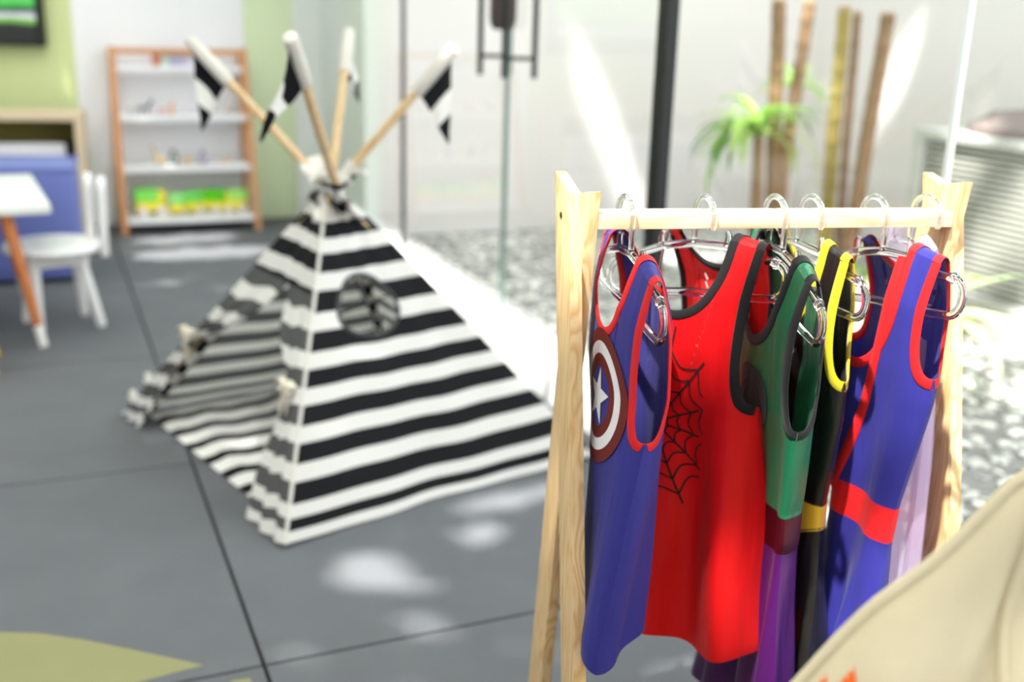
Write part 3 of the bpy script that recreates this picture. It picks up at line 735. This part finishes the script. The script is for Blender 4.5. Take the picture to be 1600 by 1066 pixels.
lv = [(R_.uniform(0, 6.28), R_.uniform(.26, .46), R_.uniform(.015, .023), R_.uniform(.0, 1.4), R_.uniform(1.2, 2.9), R_.choice((0, 0, 1, 1, 2))) for _ in range(30)]
lv += [(R_.uniform(2.6, 4.0), R_.uniform(.30, .42), R_.uniform(.013, .019), R_.uniform(.2, .9), R_.uniform(2.0, 3.1), R_.choice((0, 1, 2))) for _ in range(8)]
rosette('dracaena', (2.94, 4.03, -.02), (-.02, .02, .70), 'green dracaena with arching drooping leaves left of the brown canes', lv, .028)
lv = [(R_.uniform(0, 6.28), R_.uniform(.14, .24), R_.uniform(.010, .016), R_.uniform(.2, 1.4), R_.uniform(.8, 2.2), R_.choice((0, 1, 1))) for _ in range(22)]
rosette('dracaena', (3.20, 4.25, -.02), (.04, .0, .90), 'small bright dracaena head behind the second brown cane', lv, .016)
lv = [(R_.uniform(2.2, 5.2), R_.uniform(.22, .40), R_.uniform(.013, .022), R_.uniform(.7, 1.45), R_.uniform(.4, 1.4), R_.choice((0, 1, 1))) for _ in range(20)]
rosette('strap_leaf_plant', (3.02, 3.55, .0), (0, 0, .03), 'low clump of light green strap leaves below the clothes rail', lv, .02)
lv = [(-1.10, .42, .036, .58, .25, 3), (-1.2, .47, .036, .20, .35, 3), (-1.35, .46, .034, .32, 1.5, 3), (-1.0, .40, .028, .05, .7, 3), (-2.0, .36, .024, .9, 1.0, 0), (2.6, .34, .024, 1.0, 1.2, 0), (1.6, .30, .022, 1.1, 1.0, 1), (.4, .30, .022, 1.0, 1.0, 0), (-.3, .36, .024, .8, 1.1, 1)]
rosette('agave', (2.75, 2.86, .0), (0, 0, .20), 'broad pale green agave leaves reaching right beside the rack', lv, .05)

# unseen shade tree over the roof; crown gaps cut to place the sun patches
def footprint(p): return (p.x - p.z * SUN_DIR.x / SUN_DIR.z, p.y - p.z * SUN_DIR.y / SUN_DIR.z)
def zshift(x, y, z): return (x - z * SUN_DIR.x / SUN_DIR.z, y - z * SUN_DIR.y / SUN_DIR.z)
LIT = [(.64, 5.80, .24, .06), (.70, 5.42, .32, .10), (.57, 2.03, .03, .05), (.93, 2.25, .05, .0), (1.08, 2.28, .03, .01), (.86, 2.12, .02, .0), (.60, 1.77, .01, .0)]
for k in range(12):
    x, y = zshift(.62 + .45 * k / 11, 1.17 - .09 * k / 11, .92); LIT.append((x, y, .05, .05))
for X_, Y_, z in ((1.06, 1.06, .9), (1.06, 1.06, .75), (1.07, 1.02, .6), (1.08, .98, .5), (.99, 1.02, .84), (.96, .98, .76), (.92, 1.0, .86), (.79, .97, .52), (.79, .97, .44), (.88, .98, .50)):
    x, y = zshift(X_, Y_, z); LIT.append((x, y, .04, .04))
for k in range(16):
    x, y = zshift(1.44, 2.6 + 2.4 * k / 15, .12); LIT.append((x, y, .08, .09))
tree = empty('unseen_shade_tree', (-3.9, 1.6, 0), 0, 'unseen leafy tree over the roof light, its gaps cut to dapple the sun', 'tree')
b = MB(); b.tube([(0, 0, 0), (-.1, .1, 1.6), (.3, .3, 3.0), (1.6, .6, 3.7), (3.2, 1.2, 3.6)], [.13, .11, .09, .06, .03], 10); b.build('trunk', M_cane, tree)
tl = MB(); R5 = random.Random(11)
for _ in range(26000):
    p = Vector((R5.uniform(-2.4, .9), R5.uniform(-1.4, 6.4), R5.uniform(3.1, 3.7)))
    fx, fy = footprint(p)
    if fx < -.05 or fx > 1.75: continue
    if any(((fx - a) / (rx + .06)) ** 2 + ((fy - c) / (ry + .06)) ** 2 < 1 for a, c, rx, ry in LIT): continue
    a = R5.uniform(0, 6.28); s = R5.uniform(.05, .085); d = Vector((cos(a), sin(a), R5.uniform(-.3, .3))) * s; q = Vector((-sin(a), cos(a), R5.uniform(-.3, .3))) * s * .55
    q0 = p - tree.location
    tl.add([q0 - d, q0 + q, q0 + d, q0 - q], [(0, 1, 2, 3)])
o = tl.build('foliage', ML[2], tree, auto=False); o['kind'] = 'stuff'
# a second unseen crown over the yard, broken where sun spots are wanted
tree2 = empty('unseen_shade_tree', (1.9, -1.6, -.02), 0, 'unseen tall tree beside the yard, its crown broken to shape the sun', 'tree')
b = MB(); b.tube([(0, 0, 0), (.05, .1, 2.0), (.1, .5, 4.0), (.3, 1.6, 5.4), (.6, 3.2, 5.8)], [.15, .12, .10, .06, .03], 10); b.build('trunk', M_cane, tree2)
YLIT = [(2.75, 2.45, .40, .22), (2.35, 2.05, .22, .12), (2.25, 5.15, .45, .16), (2.9, 4.75, .30, .14), (1.75, 3.9, .12, .35), (3.0, 3.3, .16, .12), (2.55, 3.6, .10, .08), (3.4, 2.9, .15, .10)]
for X_, Y_, z, r in ((2.95, 4.0, .75, .14), (3.25, 4.2, 1.0, .10), (2.75, 2.86, .35, .22), (3.05, 3.5, .3, .18), (3.5, 3.4, .72, .06), (3.5, 3.0, .5, .07), (3.5, 3.25, .3, .05), (2.0, 5.7, 1.0, .07), (2.12, 5.7, .5, .07), (3.0, 5.7, .6, .06), (3.15, 5.7, .3, .08), (4.4, 4.9, .9, .06)):
    x, y = zshift(X_, Y_, z); YLIT.append((x, y, r, r))
tl = MB(); R6 = random.Random(5)
for _ in range(26000):
    p = Vector((R6.uniform(-1.0, 4.0), R6.uniform(-2.0, 7.2), R6.uniform(5.2, 6.2)))
    fx, fy = footprint(p)
    if fx < 1.62 or fx > 5.6: continue
    if any(((fx - a) / (rx + .08)) ** 2 + ((fy - c) / (ry + .08)) ** 2 < 1 for a, c, rx, ry in YLIT): continue
    a = R6.uniform(0, 6.28); s = R6.uniform(.07, .12); d = Vector((cos(a), sin(a), R6.uniform(-.3, .3))) * s; q = Vector((-sin(a), cos(a), R6.uniform(-.3, .3))) * s * .55
    q0 = p - tree2.location
    tl.add([q0 - d, q0 + q, q0 + d, q0 - q], [(0, 1, 2, 3)])
o = tl.build('foliage', ML[2], tree2, auto=False); o['kind'] = 'stuff'

# ------------------------------------------------------------------ clothes rack
P0 = Vector((.6054, 1.1442, .9175)); RB = Vector((.97750584, -.21090836, 0)); RG = Vector((.21090836, .97750584, 0))
def rk(s, g, z): return P0 + RB * s + RG * g + Vector((0, 0, z - P0.z))
M_pine = wood('raw_pine', (.93, .80, .60), (.84, .67, .44), 3.2, .6, 'Z', 12)
M_pineb = wood('raw_pine_rail', (.93, .83, .70), (.88, .74, .58), 3.0, .6, 'X', 8)
rack = empty('clothes_rack', rk(.236, .02, 0), RB.to_2d().angle_signed(Vector((1, 0))) , 'raw pine clothes rack with crossed legs and a flat rail', 'clothes rack')
rmi = (Matrix.Translation(rack.location) @ Matrix.Rotation(rack.rotation_euler.z, 4, 'Z')).inverted()
def hexa(pts8, name, m, par, bev=.0012):
    V = [rmi @ Vector(p) for p in pts8]
    bm = bmesh.new(); vs = [bm.verts.new(v) for v in V]
    for f in ((0, 3, 2, 1), (4, 5, 6, 7), (0, 1, 5, 4), (1, 2, 6, 5), (2, 3, 7, 6), (3, 0, 4, 7)): bm.faces.new([vs[i] for i in f])
    bmesh.ops.recalc_face_normals(bm, faces=bm.faces[:]); bmesh.ops.bevel(bm, geom=bm.edges[:], offset=bev, segments=2, affect='EDGES', profile=.6)
    b = MB(); b.bm(bm); return b.build(name, m, par)
def leg(s0, s1, g_ref, k, ztop):
    LW = .0757
    def gf(z): return g_ref + k * (.93 - z)
    lo = [rk(s0, gf(0), 0), rk(s1, gf(0), 0), rk(s1, gf(0) + LW, 0), rk(s0, gf(0) + LW, 0)]
    zf = ztop + (-.006 if k < 0 else .010); zb_ = ztop + (.010 if k < 0 else -.006)
    hi = [rk(s0, gf(zf), zf), rk(s1, gf(zf), zf), rk(s1, gf(zb_) + LW, zb_), rk(s0, gf(zb_) + LW, zb_)]
    return hexa(lo + hi, 'leg', M_pine, rack)
tt = .0155
leg(-.0302, -.0302 + tt, .0311, -.2327, .945); leg(-.0302 + tt, -.0302 + 2 * tt, -.0004, .1818, .936)
leg(.4718 + tt, .4718 + 2 * tt, .0311, -.2327, .945); leg(.4718, .4718 + tt, -.0004, .1818, .948)
hexa([rk(0.0008, .002, .8992), rk(.4718, .002, .8992), rk(.4718, .044, .8992), rk(0.0008, .044, .8992), rk(0.0008, .002, .9175), rk(.4718, .002, .9175), rk(.4718, .044, .9175), rk(0.0008, .044, .9175)], 'rail', M_pineb, rack)
b = MB(); b.lathe([(.004, 0), (.0046, .0008), (.0030, .0016), (.0012, .0012)], 12, rmi @ rk(-.0302, .066, .906), (rmi.to_3x3() @ Matrix((RG, Vector((0, 0, 1)), -RB)).transposed())); b.build('screw', mat('dark_screw_steel', (.20, .19, .17), .4, .5, metal=.6), rack)

# clear hangers
def clear_plastic():
    m = bpy.data.materials.new('clear_plastic'); m.use_nodes = True; p = m.node_tree.nodes['Principled BSDF']
    p.inputs['Base Color'].default_value = (.97, .98, .98, 1); p.inputs['Roughness'].default_value = .06; p.inputs['IOR'].default_value = 1.46; p.inputs['Transmission Weight'].default_value = 1.0
    return m
M_clear = clear_plastic()
def frame(s, go, phi):
    q = (-RG * cos(radians(phi)) + RB * sin(radians(phi))); n = (-RB * cos(radians(phi)) - RG * sin(radians(phi)))
    return rk(s, go, .9175), q, n
def hanger(s, go, phi, label, tilt=0., hl=.135, front=True):
    c, q, n = frame(s, go, phi)
    r = empty('clear_hanger', c, 0, label, 'hanger', 'clear plastic hangers on the rail')
    def P(x, z, y=0.): return q * x + n * y + Vector((0, 0, z - tilt * x))
    def arc(cx, cz, rx, rz, a0, a1, k=10): return [P(cx + rx * cos(a0 + (a1 - a0) * i / k), cz + rz * sin(a0 + (a1 - a0) * i / k)) for i in range(k + 1)]
    body = [P(0, -.046), P(.05, -.050), P(.10, -.064)] + arc(hl - .006, -.091, .021, .023, radians(75), radians(-80)) + [P(.10, -.114), P(0, -.110), P(-.10, -.114)] + arc(-hl + .006, -.091, .021, .023, radians(260), radians(105)) + [P(-.10, -.064), P(-.05, -.050)]
    b = MB(); b.tube(body, .0056, 10, closed=True, flat=.8, flat_dir=n); b.build('frame', M_clear, r, auto=False)
    for sx in (-1, 1):
        b = MB(); b.tube([P(sx * .052, -.050), P(sx * .053, -.037), P(sx * .050, -.031)], [.0048, .0044, .0036], 10); b.build('strap_peg', M_clear, r)
        b = MB(); b.ell(P(sx * (hl - .002), -.069), (.006, .006, .008), 10, 6); b.build('end_bead', M_clear, r)
    # hook: stem in front of or behind the rail, loop over it
    sg = -1 if front else 1
    gx = (go + (0)); hw = .0275
    # the hook's plane follows the rail's cross direction
    def Hk(g_, z): return RG * (g_ - go) + Vector((0, 0, z))
    ga = -.0085 if front else .0535; gb = .0535 if front else -.0085; gm = (ga + gb) / 2; rr = abs(gb - ga) / 2
    pth = [P(0, -.046), Hk(ga, -.036), Hk(ga, -.02), Hk(ga, -.004)] + [Hk(gm + (ga - gm) * cos(pi * i / 12), -.004 + (rr * .72) * sin(pi * i / 12)) for i in range(1, 13)] + [Hk(gb, -.012), Hk(gb + (gm - gb) * .06, -.018)]
    b = MB(); b.tube(pth, .0040, 10); b.build('hook', M_clear, r, auto=False)
    return r

# costumes: sleeveless bodices cut from shaped columns, hung on the hangers
class Garment:
    def __init__(s, name, label, st, W, T, L, twist=((0, 0), (1, 0)), shift=((0, 0), (1, 0)), nshift=((0, 0), (1, 0)), folds=(), neck=(.058, .11, .05), strap=.098, arm=.20, hem=None, z0=-.036, tb=1.6, bend=0., slope=.24, tilt=0.):
        s.c, s.q, s.n = frame(*st); s.W, s.T, s.L, s.tw, s.sh, s.ns, s.folds = W, T, L, twist, shift, nshift, folds
        s.nx, s.nf, s.nb = neck; s.strap = strap; s.arm = arm; s.hem = hem; s.z0 = z0; s.tb = tb; s.bend = bend; s.slope = slope; s.tilt = tilt
        s.root = empty(name, s.c, 0, label, 'costume'); s.root['group'] = 'play costumes on the rail'
    def dsh(s, x): return s.slope * max(0, abs(x) - .05)
    def S(s, side, x, d, off=0.):
        """x: metres across from the centre (or along the width), d: metres below the shoulder point"""
        W = interp(d, s.W); T = interp(d, s.T); u = max(-1, min(1, x / W))
        rise = sqrt(max(0, min(1, (d - s.dsh(x) + .009) / .07)))
        if side < 0: T = T * s.tb
        depth = side * (T * rise * (1 - abs(u) ** 2.4) ** .6 + .0012 * (1 - abs(u) ** 10) + off)
        f = 0.; eu = 1 - abs(u) ** 4
        for amp, fr, ph, d0, d1, sd in s.folds:
            if sd == 0 or sd == side: f += (1 if sd == 0 else eu) * amp * sst((d - d0) / max(d1 - d0, .01)) * sin(fr * u * pi + ph + d * 2.0)
        tw = radians(interp(d, s.tw)); px = W * u; py = depth + f - s.bend * max(0, -u) ** 1.4 * W
        X = px * cos(tw) - py * sin(tw) + interp(d, s.sh); Y = px * sin(tw) + py * cos(tw) + interp(d, s.ns)
        return s.q * X + s.n * Y + Vector((0, 0, s.z0 - d - s.tilt * x * (1 - sst(d / .3)) ))
    def top(s, side):
        nd = s.nf if side > 0 else s.nb; Ws = interp(s.arm, s.W); out = []
        def armc(sg, k=34):
            r = []
            for i in range(k + 1):
                t = i / k; a = t * pi / 2
                r.append((sg * (s.strap - .010 * sin(pi * t) + (Ws - s.strap) * (1 - cos(a)) ** 1.2), s.dsh(s.strap) + (s.arm - s.dsh(s.strap)) * sin(a) ** .95))
            return r
        A = armc(-1)[::-1]; Bx = armc(1)
        stl = [(-s.strap + (s.strap - s.nx) * i / 5, s.dsh(-s.strap + (s.strap - s.nx) * i / 5)) for i in range(1, 5)]
        neck = []
        for i in range(25):
            a = pi * i / 24; x = -s.nx * cos(a); neck.append((x * (1 - .0 * sin(a)), s.dsh(s.nx) + (nd - s.dsh(s.nx)) * sin(a) ** .75))
        stl2 = [(-x, d) for x, d in stl[::-1]]
        return A, stl, neck, stl2, Bx
    def panel_rows(s, side, d_top=None, d_bot=None, nr=46):
        A, s1, nk, s2, Bx = s.top(side); bd = A + s1 + nk + s2 + Bx; N = len(bd); cols = []
        for i, (x0, dd) in enumerate(bd):
            W0 = interp(dd, s.W); u0 = max(-1, min(1, x0 / W0)); u1 = -1 + 2 * i / (N - 1); col = []
            Lh = s.L if s.hem is None else s.hem(u1)
            a = dd if d_top is None else d_top(u1); b_ = Lh if d_bot is None else d_bot(u1)
            for j in range(nr + 1):
                d = lerp(a, b_, j / nr); k = sst((d - dd) / .22) if d_top is None else 1
                u = lerp(u0, u1, k); col.append(s.S(side, u * interp(d, s.W), d))
            cols.append(col)
        return [[cols[i][j] for i in range(N)] for j in range(nr + 1)]
    def cap(s, mb, x0, x1, off=0., n=6, sgs=(-1, 1)):
        for sg in sgs:
            rows = []
            for i in range(n + 1):
                x = sg * lerp(x0, x1, i / n); d = s.dsh(x); f, k = s.S(1, x, d, off), s.S(-1, x, d, off)
                rows.append([lerp(f, k, j / 8) + Vector((0, 0, .0065 * sin(pi * j / 8) ** .7 + off * sin(pi * j / 8))) for j in range(9)])
            mb.grid(rows)
    def piece(s, name, m, d_top=None, d_bot=None, nr=46, **kw):
        b = MB(); fr = s.panel_rows(1, d_top, d_bot, nr); bk = s.panel_rows(-1, d_top, d_bot, nr)
        b.grid(fr); b.grid([list(reversed(r)) for r in bk])
        if d_top is None: s.cap(b, s.nx, s.strap)
        return b.build(name, m, s.root, auto=False, **kw)
    def strip(s, mb, side, pts, w, off=.0012, inward=1):
        rows = []
        for i, (x, d) in enumerate(pts):
            a = Vector(pts[max(i - 1, 0)]); c = Vector(pts[min(i + 1, len(pts) - 1)]); t = (c - a)
            t = t.normalized() if t.length > 1e-7 else Vector((1, 0)); nrm = Vector((-t.y, t.x)) * inward
            x2, d2 = x + nrm.x * w, d + nrm.y * w; xe, de = x - nrm.x * .0012, d - nrm.y * .0012
            rows.append([s.S(side, xe, de, off * .3), s.S(side, lerp(xe, x2, .12), lerp(de, d2, .12), off), s.S(side, lerp(xe, x2, .9), lerp(de, d2, .9), off), s.S(side, x2, d2, off * .1), s.S(side, lerp(xe, x2, .9), lerp(de, d2, .9), -off), s.S(side, lerp(xe, x2, .12), lerp(de, d2, .12), -off), s.S(side, xe, de, off * .3)])
        mb.grid(rows)
    def bindings(s, m, w=.011, far=True):
        b = MB()
        for side in (1, -1): s.strip(b, side, s.top(side)[2], w, .0013, 1)
        s.cap(b, s.nx - .001, s.nx + w, .0014, 2)
        b.build('neck_binding', m, s.root, auto=False)
        for sg in (-1, 1):
            b = MB(); s.cap(b, s.strap - w, s.strap + .001, .0014, 2, (sg,)); b.build('shoulder_binding', m, s.root, auto=False)
        for sg in ((0, 4) if far else (4,)):
            b = MB()
            for side in (1, -1):
                s.strip(b, side, s.top(side)[sg], w, .0013, 1)
            b.build('armhole_binding', m, s.root, auto=False)
    def patch(s, name, polys, m, parent=None, off=.0016, side=1):
        """polys: convex polygons in garment (x, d); draped on the front"""
        b = MB()
        for pl in polys:
            b.add([s.S(side, x, d, off) for x, d in pl], [tuple(range(len(pl)))])
        return b.build(name, m, parent or s.root, auto=False)
def annulus(cx, cy, r0, r1, n=44, k=3):
    out = []
    for i in range(n):
        a0, a1 = 2 * pi * i / n, 2 * pi * (i + 1) / n
        for j in range(k):
            p, q = lerp(r0, r1, j / k), lerp(r0, r1, (j + 1) / k)
            out.append([(cx + p * cos(a0), cy + p * sin(a0)), (cx + q * cos(a0), cy + q * sin(a0)), (cx + q * cos(a1), cy + q * sin(a1)), (cx + p * cos(a1), cy + p * sin(a1))])
    return out
def line_strip(pts, w):
    out = []
    for (a, b_), (c, d) in zip(pts, pts[1:]):
        L = sqrt((c - a) ** 2 + (d - b_) ** 2) or 1e-6; nx, ny = -(d - b_) / L * w / 2, (c - a) / L * w / 2
        out.append([(a + nx, b_ + ny), (a - nx, b_ - ny), (c - nx, d - ny), (c + nx, d + ny)])
    return out

F_blue = cloth('royal_blue_jersey', (.185, .18, .53), .55, .12, .05, .3, drape=.5)
F_red = cloth('scarlet_jersey', (.88, .04, .06), .5, .22, .05, .3, drape=.5)
F_redb = cloth('red_binding', (.86, .12, .14), .6, .1, .03, .3)
F_blackb = cloth('black_binding', (.07, .07, .075), .75, 0, .1, .25)
F_green = cloth('emerald_satin', (.08, .42, .27), .32, .15, .03, .6, drape=.7)
F_black = cloth('black_satin', (.055, .05, .05), .34, .03, .03, .6, drape=.7)
F_yellow = cloth('yellow_binding', (.93, .83, .12), .6, .15, .2, .3)
F_gold = cloth('golden_yellow_satin', (.98, .78, .22), .35, .15, .2, .5)
F_wine = cloth('wine_satin', (.24, .01, .06), .4, .05, 0, .35, drape=.5)
F_purple = cloth('purple_satin', (.28, .04, .34), .34, .15, .02, .5, drape=.6)
F_white = cloth('white_print', (.90, .89, .90), .6, .05, 0, .3)
F_maroon = cloth('maroon_print', (.42, .13, .12), .6, .05, 0, .3)

# 1 blue shirt
ST1 = (.040, -.0085, -2)
hanger(*ST1, 'clear hanger under the blue shirt, leftmost on the rail', .03)
g1 = Garment('sleeveless_shirt', 'royal blue sleeveless shirt with red bindings and a white star roundel', ST1,
    W=((0, .127), (.10, .127), (.205, .127), (.48, .142)), T=((0, .026), (.15, .031), (.25, .032), (.48, .030)), L=.485,
    twist=((0, 0), (.16, -1), (.30, 9), (.48, 21)),
    folds=((.006, 1.6, .4, .10, .40, 1), (.004, 3.1, 1.0, .12, .45, -1), (.005, 2.2, 2.0, .22, .45, 0)), neck=(.060, .100, .052), strap=.116, arm=.205, tilt=.07, tb=1.38, hem=lambda u: .490 + .014 * u)
g1.piece('bodice', F_blue); g1.bindings(F_redb)
ec = (.018, .184); em = g1.patch('roundel_emblem', annulus(*ec, .0001, .042, 40, 5), F_blue, off=.0012)
g1.patch('outer_ring', annulus(*ec, .068, .084, 44, 2), F_maroon, em); g1.patch('white_ring', annulus(*ec, .053, .068, 44, 2), F_white, em); g1.patch('inner_ring', annulus(*ec, .038, .053, 44, 2), F_maroon, em)
star = []
for k in range(5):
    a = -pi / 2 + 2 * pi * k / 5; p = (ec[0] + .038 * cos(a), ec[1] + .038 * sin(a))
    l = (ec[0] + .0155 * cos(a - pi / 5), ec[1] + .0155 * sin(a - pi / 5)); r = (ec[0] + .0155 * cos(a + pi / 5), ec[1] + .0155 * sin(a + pi / 5))
    star.append([ec, l, p, r])
g1.patch('star', star, F_white, em, off=.0024)

# 2 red shirt with a web print
ST2 = (.143, .0535, 32)
hanger(*ST2, 'clear hanger under the red shirt, second from the left', -.15, hl=.126, front=False)
g2 = Garment('sleeveless_shirt', 'scarlet sleeveless shirt with black bindings and a black web print', ST2,
    W=((0, .122), (.10, .122), (.22, .124), (.53, .165)), T=((0, .028), (.15, .034), (.25, .038), (.53, .075)), L=.55, tb=2.0, bend=.75,
    twist=((0, 0), (.2, 4), (.35, -7), (.54, -20)), folds=((.015, 1.7, 2.4, .06, .40, 1), (.012, 3.0, .5, .2, .5, 0), (.012, 2.6, 1.2, .2, .45, -1), (.016, 2.4, 2.6, .30, .53, 1)), neck=(.064, .095, .045), strap=.110, arm=.20, tilt=-.12, hem=lambda u: .540 + .012 * u + .010 * sin(u * 6))
g2.piece('bodice', F_red); g2.bindings(F_blackb)
web = []; wc = (-.006, .245)
for k in range(12):
    a = 2 * pi * k / 12 + .13; L_ = .105 * (1.15 if k % 3 == 0 else 1)
    web += line_strip([(wc[0] + L_ * q * cos(a), wc[1] + L_ * 1.1 * q * sin(a)) for q in [i / 8 for i in range(1, 9)]], .0024)
for r in (.018, .034, .052, .072, .092):
    for k in range(12):
        a0, a1 = 2 * pi * k / 12 + .13, 2 * pi * (k + 1) / 12 + .13; pts = []
        for i in range(7):
            t = i / 6; a = lerp(a0, a1, t); rr = r * (1 - .16 * sin(pi * t)); pts.append((wc[0] + rr * cos(a), wc[1] + rr * 1.1 * sin(a)))
        web += line_strip(pts, .0022)
g2.patch('web_print', [p for p in web if max(q[0] for q in p) < .066], F_blackb, off=.0014)
g2.patch('neck_print', line_strip([(-.036, .062), (-.028, .070)], .004) + line_strip([(-.034, .074), (-.028, .082)], .004), F_white, side=-1, off=-.0030)

# 3 green satin dress
ST3 = (.236, -.0085, -5)
hanger(*ST3, 'clear hanger under the green dress, third from the left', .08)
wst = .325
g3 = Garment('costume_dress', 'emerald satin dress with black bindings, wine waistband and purple skirt', ST3,
    W=((0, .126), (.10, .126), (.20, .122), (.32, .104), (.38, .104), (.74, .23)), T=((0, .024), (.15, .028), (.32, .020), (.38, .018), (.74, .028)), L=.74, tb=1.5,
    twist=((0, 0), (.2, 1), (.46, 4)), shift=((0, 0), (.36, 0), (.74, -.09)), nshift=((0, 0), (.2, 0), (.38, -.012), (.74, -.025)), folds=((.010, 1.8, 1.2, .06, .30, 1), (.005, 4., .5, .1, .3, 0), (.010, 4.6, .4, .38, .6, 0)), neck=(.062, .115, .050), strap=.114, arm=.20, tilt=.10)
g3.piece('bodice', F_green, d_bot=lambda u: wst); g3.piece('waistband', F_wine, lambda u: wst - .001, lambda u: wst + .052 + .006 * sin(u * 3), 8); g3.piece('skirt', F_purple, lambda u: wst + .050 + .006 * sin(u * 3), lambda u: .74, 40); g3.bindings(F_blackb, .013)
g3.patch('round_emblem', annulus(.02, .19, .0001, .042, 36, 4), F_blackb, off=.0014)

# 4 black satin dress
ST4 = (.285, .0535, 9)
hanger(*ST4, 'clear hanger under the black dress, third from the right', .0, front=False)
wb4 = .345
g4 = Garment('costume_dress', 'black satin dress with yellow bindings and a golden belt', ST4,
    W=((0, .124), (.10, .124), (.22, .120), (.34, .100), (.40, .100), (.74, .16)), T=((0, .016), (.15, .018), (.34, .022), (.74, .04)), L=.74, tb=1.9, bend=.3,
    twist=((0, 0), (.25, -4), (.40, -8), (.74, 5)), folds=((.007, 1.8, .2, .08, .35, 1), (.010, 3.8, 1.4, .40, .6, 0)), neck=(.062, .11, .05), strap=.112, arm=.165, tilt=.0)
g4.piece('bodice', F_black, d_bot=lambda u: wb4); g4.piece('belt', F_gold, lambda u: wb4 - .001, lambda u: wb4 + .044 + .012 * sin(u * 4), 8); g4.piece('skirt', F_black, lambda u: wb4 + .040 + .012 * sin(u * 4), lambda u: .74, 40); g4.bindings(F_yellow, .013)

# 5 blue dress
ST5 = (.372, -.0085, 8)
hanger(*ST5, 'clear hanger under the blue dress, second from the right', -.13)
w5 = .325
g5 = Garment('costume_dress', 'royal blue dress with red edging down the front and a broad red belt', ST5,
    W=((0, .126), (.10, .126), (.18, .122), (.32, .096), (.38, .096), (.72, .17)), T=((0, .022), (.15, .022), (.32, .014), (.38, .014), (.72, .03)), L=.72, tb=2.0, bend=.45,
    twist=((0, 0), (.2, 0), (.34, 4), (.72, 30)), folds=((.008, 1.8, 2.2, .08, .3, 1), (.006, 3., 1., .1, .3, -1), (.012, 4.4, .2, .38, .6, 0)), neck=(.060, .150, .030), strap=.112, arm=.150, tilt=-.11)
g5.piece('bodice', F_blue, d_bot=lambda u: w5); g5.piece('belt', F_redb, lambda u: w5 - .001, lambda u: w5 + .048, 8); g5.piece('skirt', F_blue, lambda u: w5 + .047, lambda u: .72, 40); g5.bindings(F_redb, .012)
b = MB(); pts = [(.060 - .004 * sin(t * pi) - .075 * t * t, .012 + .33 * t) for t in [i / 24 for i in range(25)]]; g5.strip(b, 1, pts, .012, .003, 1); b.build('front_edging', F_redb, g5.root, auto=False)

# 6 lilac tulle cape
ST6 = (.445, .0535, -12)
hanger(*ST6, 'clear hanger under the lilac cape, rightmost on the rail', -.05, .115, front=False)
def tulle():
    m = cloth('lilac_tulle', (.88, .80, .92), .6, .5, .2, .2, 0); t = m.node_tree; out = t.nodes['Material Output']; src = out.inputs[0].links[0].from_socket
    tr = t.nodes.new('ShaderNodeBsdfTransparent'); mx = t.nodes.new('ShaderNodeMixShader'); mx.inputs[0].default_value = .62
    t.links.new(tr.outputs[0], mx.inputs[1]); t.links.new(src, mx.inputs[2]); t.links.new(mx.outputs[0], out.inputs[0]); return m
g6 = Garment('costume_cape', 'sheer lilac tulle cape hanging behind the blue dress', ST6,
    W=((0, .105), (.10, .112), (.3, .135), (.56, .15)), T=((0, .016), (.15, .02), (.56, .03)), L=.56, folds=((.010, 5.5, .3, .05, .3, 0),), neck=(.05, .07, .05), strap=.10, arm=.12, tilt=-.05)
g6.piece('cape', tulle())

# ------------------------------------------------------------------ cream beanbag in the near foreground
M_cream = cloth('cream_cotton_canvas', (.85, .80, .67), .85, .05, .05, .2, .25, 350)
bag = empty('beanbag', (.70, .50, 0), 0, 'cream canvas beanbag with an orange print, close to the camera', 'beanbag')
BO = Vector((.51, .587, 0)) - Vector((.70, .50, 0)); BE = Vector((.92, -.39, 0)); BF = Vector((-.39, -.92, 0))
BTOP = [(-.30, .02), (-.26, .22), (-.2, .38), (-.1, .53), (0, .646), (.05, .713), (.09, .757), (.14, .815), (.2, .856), (.26, .876), (.33, .872), (.42, .80), (.5, .60), (.545, .26), (.56, .02)]
def bag_pt(u, v, back=False):
    H_ = interp(u, BTOP); uc = .155 - .12 * v
    w = (.15 if not back else .16) * v ** .62 * min(1, (u + .32) / .25)
    if not back and u > uc: w *= 1 - min(1, ((u - uc) / .30)) ** .8
    if back: w *= max(0, 1 - ((u - .13) / .44) ** 4)
    wr = (.017 * sin(u * 20 + v * 17) + .010 * sin(u * 41 - v * 24 + 1) + .004 * sin(u * 90 + v * 40)) * min(1, v * 7)
    return BO + BE * u + BF * ((w + wr) * (-1 if back else 1)) + Vector((0, 0, H_ * (1 - v) + .004 * sin(u * 50) * (1 - v)))
NU = 90; US = [-.30 + .86 * i / NU for i in range(NU + 1)]; VS = [(j / 36) ** 1.6 for j in range(37)]
m = MB(); m.grid([[bag_pt(u, v) for u in US] for v in VS]); m.grid([[bag_pt(u, v, True) for u in reversed(US)] for v in VS])
m.build('bag_cover', M_cream, bag, auto=False)
b = MB(); b.tube([bag_pt(u, 0) + Vector((0, 0, .002)) for u in US], .005, 8); b.build('top_seam', M_cream, bag)
b = MB(); b.tube([bag_pt(.155 - .12 * v, v) + BF * .002 for v in VS], .004, 8); b.build('corner_seam', M_cream, bag)
M_or = cloth('orange_print', (.95, .42, .16), .7, .05, 0, .2)
for uc_, ww in ((.008, .013), (.025, .014)):
    P = []
    for j in range(9):
        v = (.008 if uc_ < .02 else .024) + .10 * j / 8
        P.append([bag_pt(uc_ + ww * (i / 8 - .5) * (1 if j < 6 else .8), v + (.006 * (i % 2) if j == 0 else 0)) + BF * .0025 + Vector((0, 0, .001)) for i in range(9)])
    b = MB(); b.grid(P); b.build('orange_print', M_or, bag, auto=False)
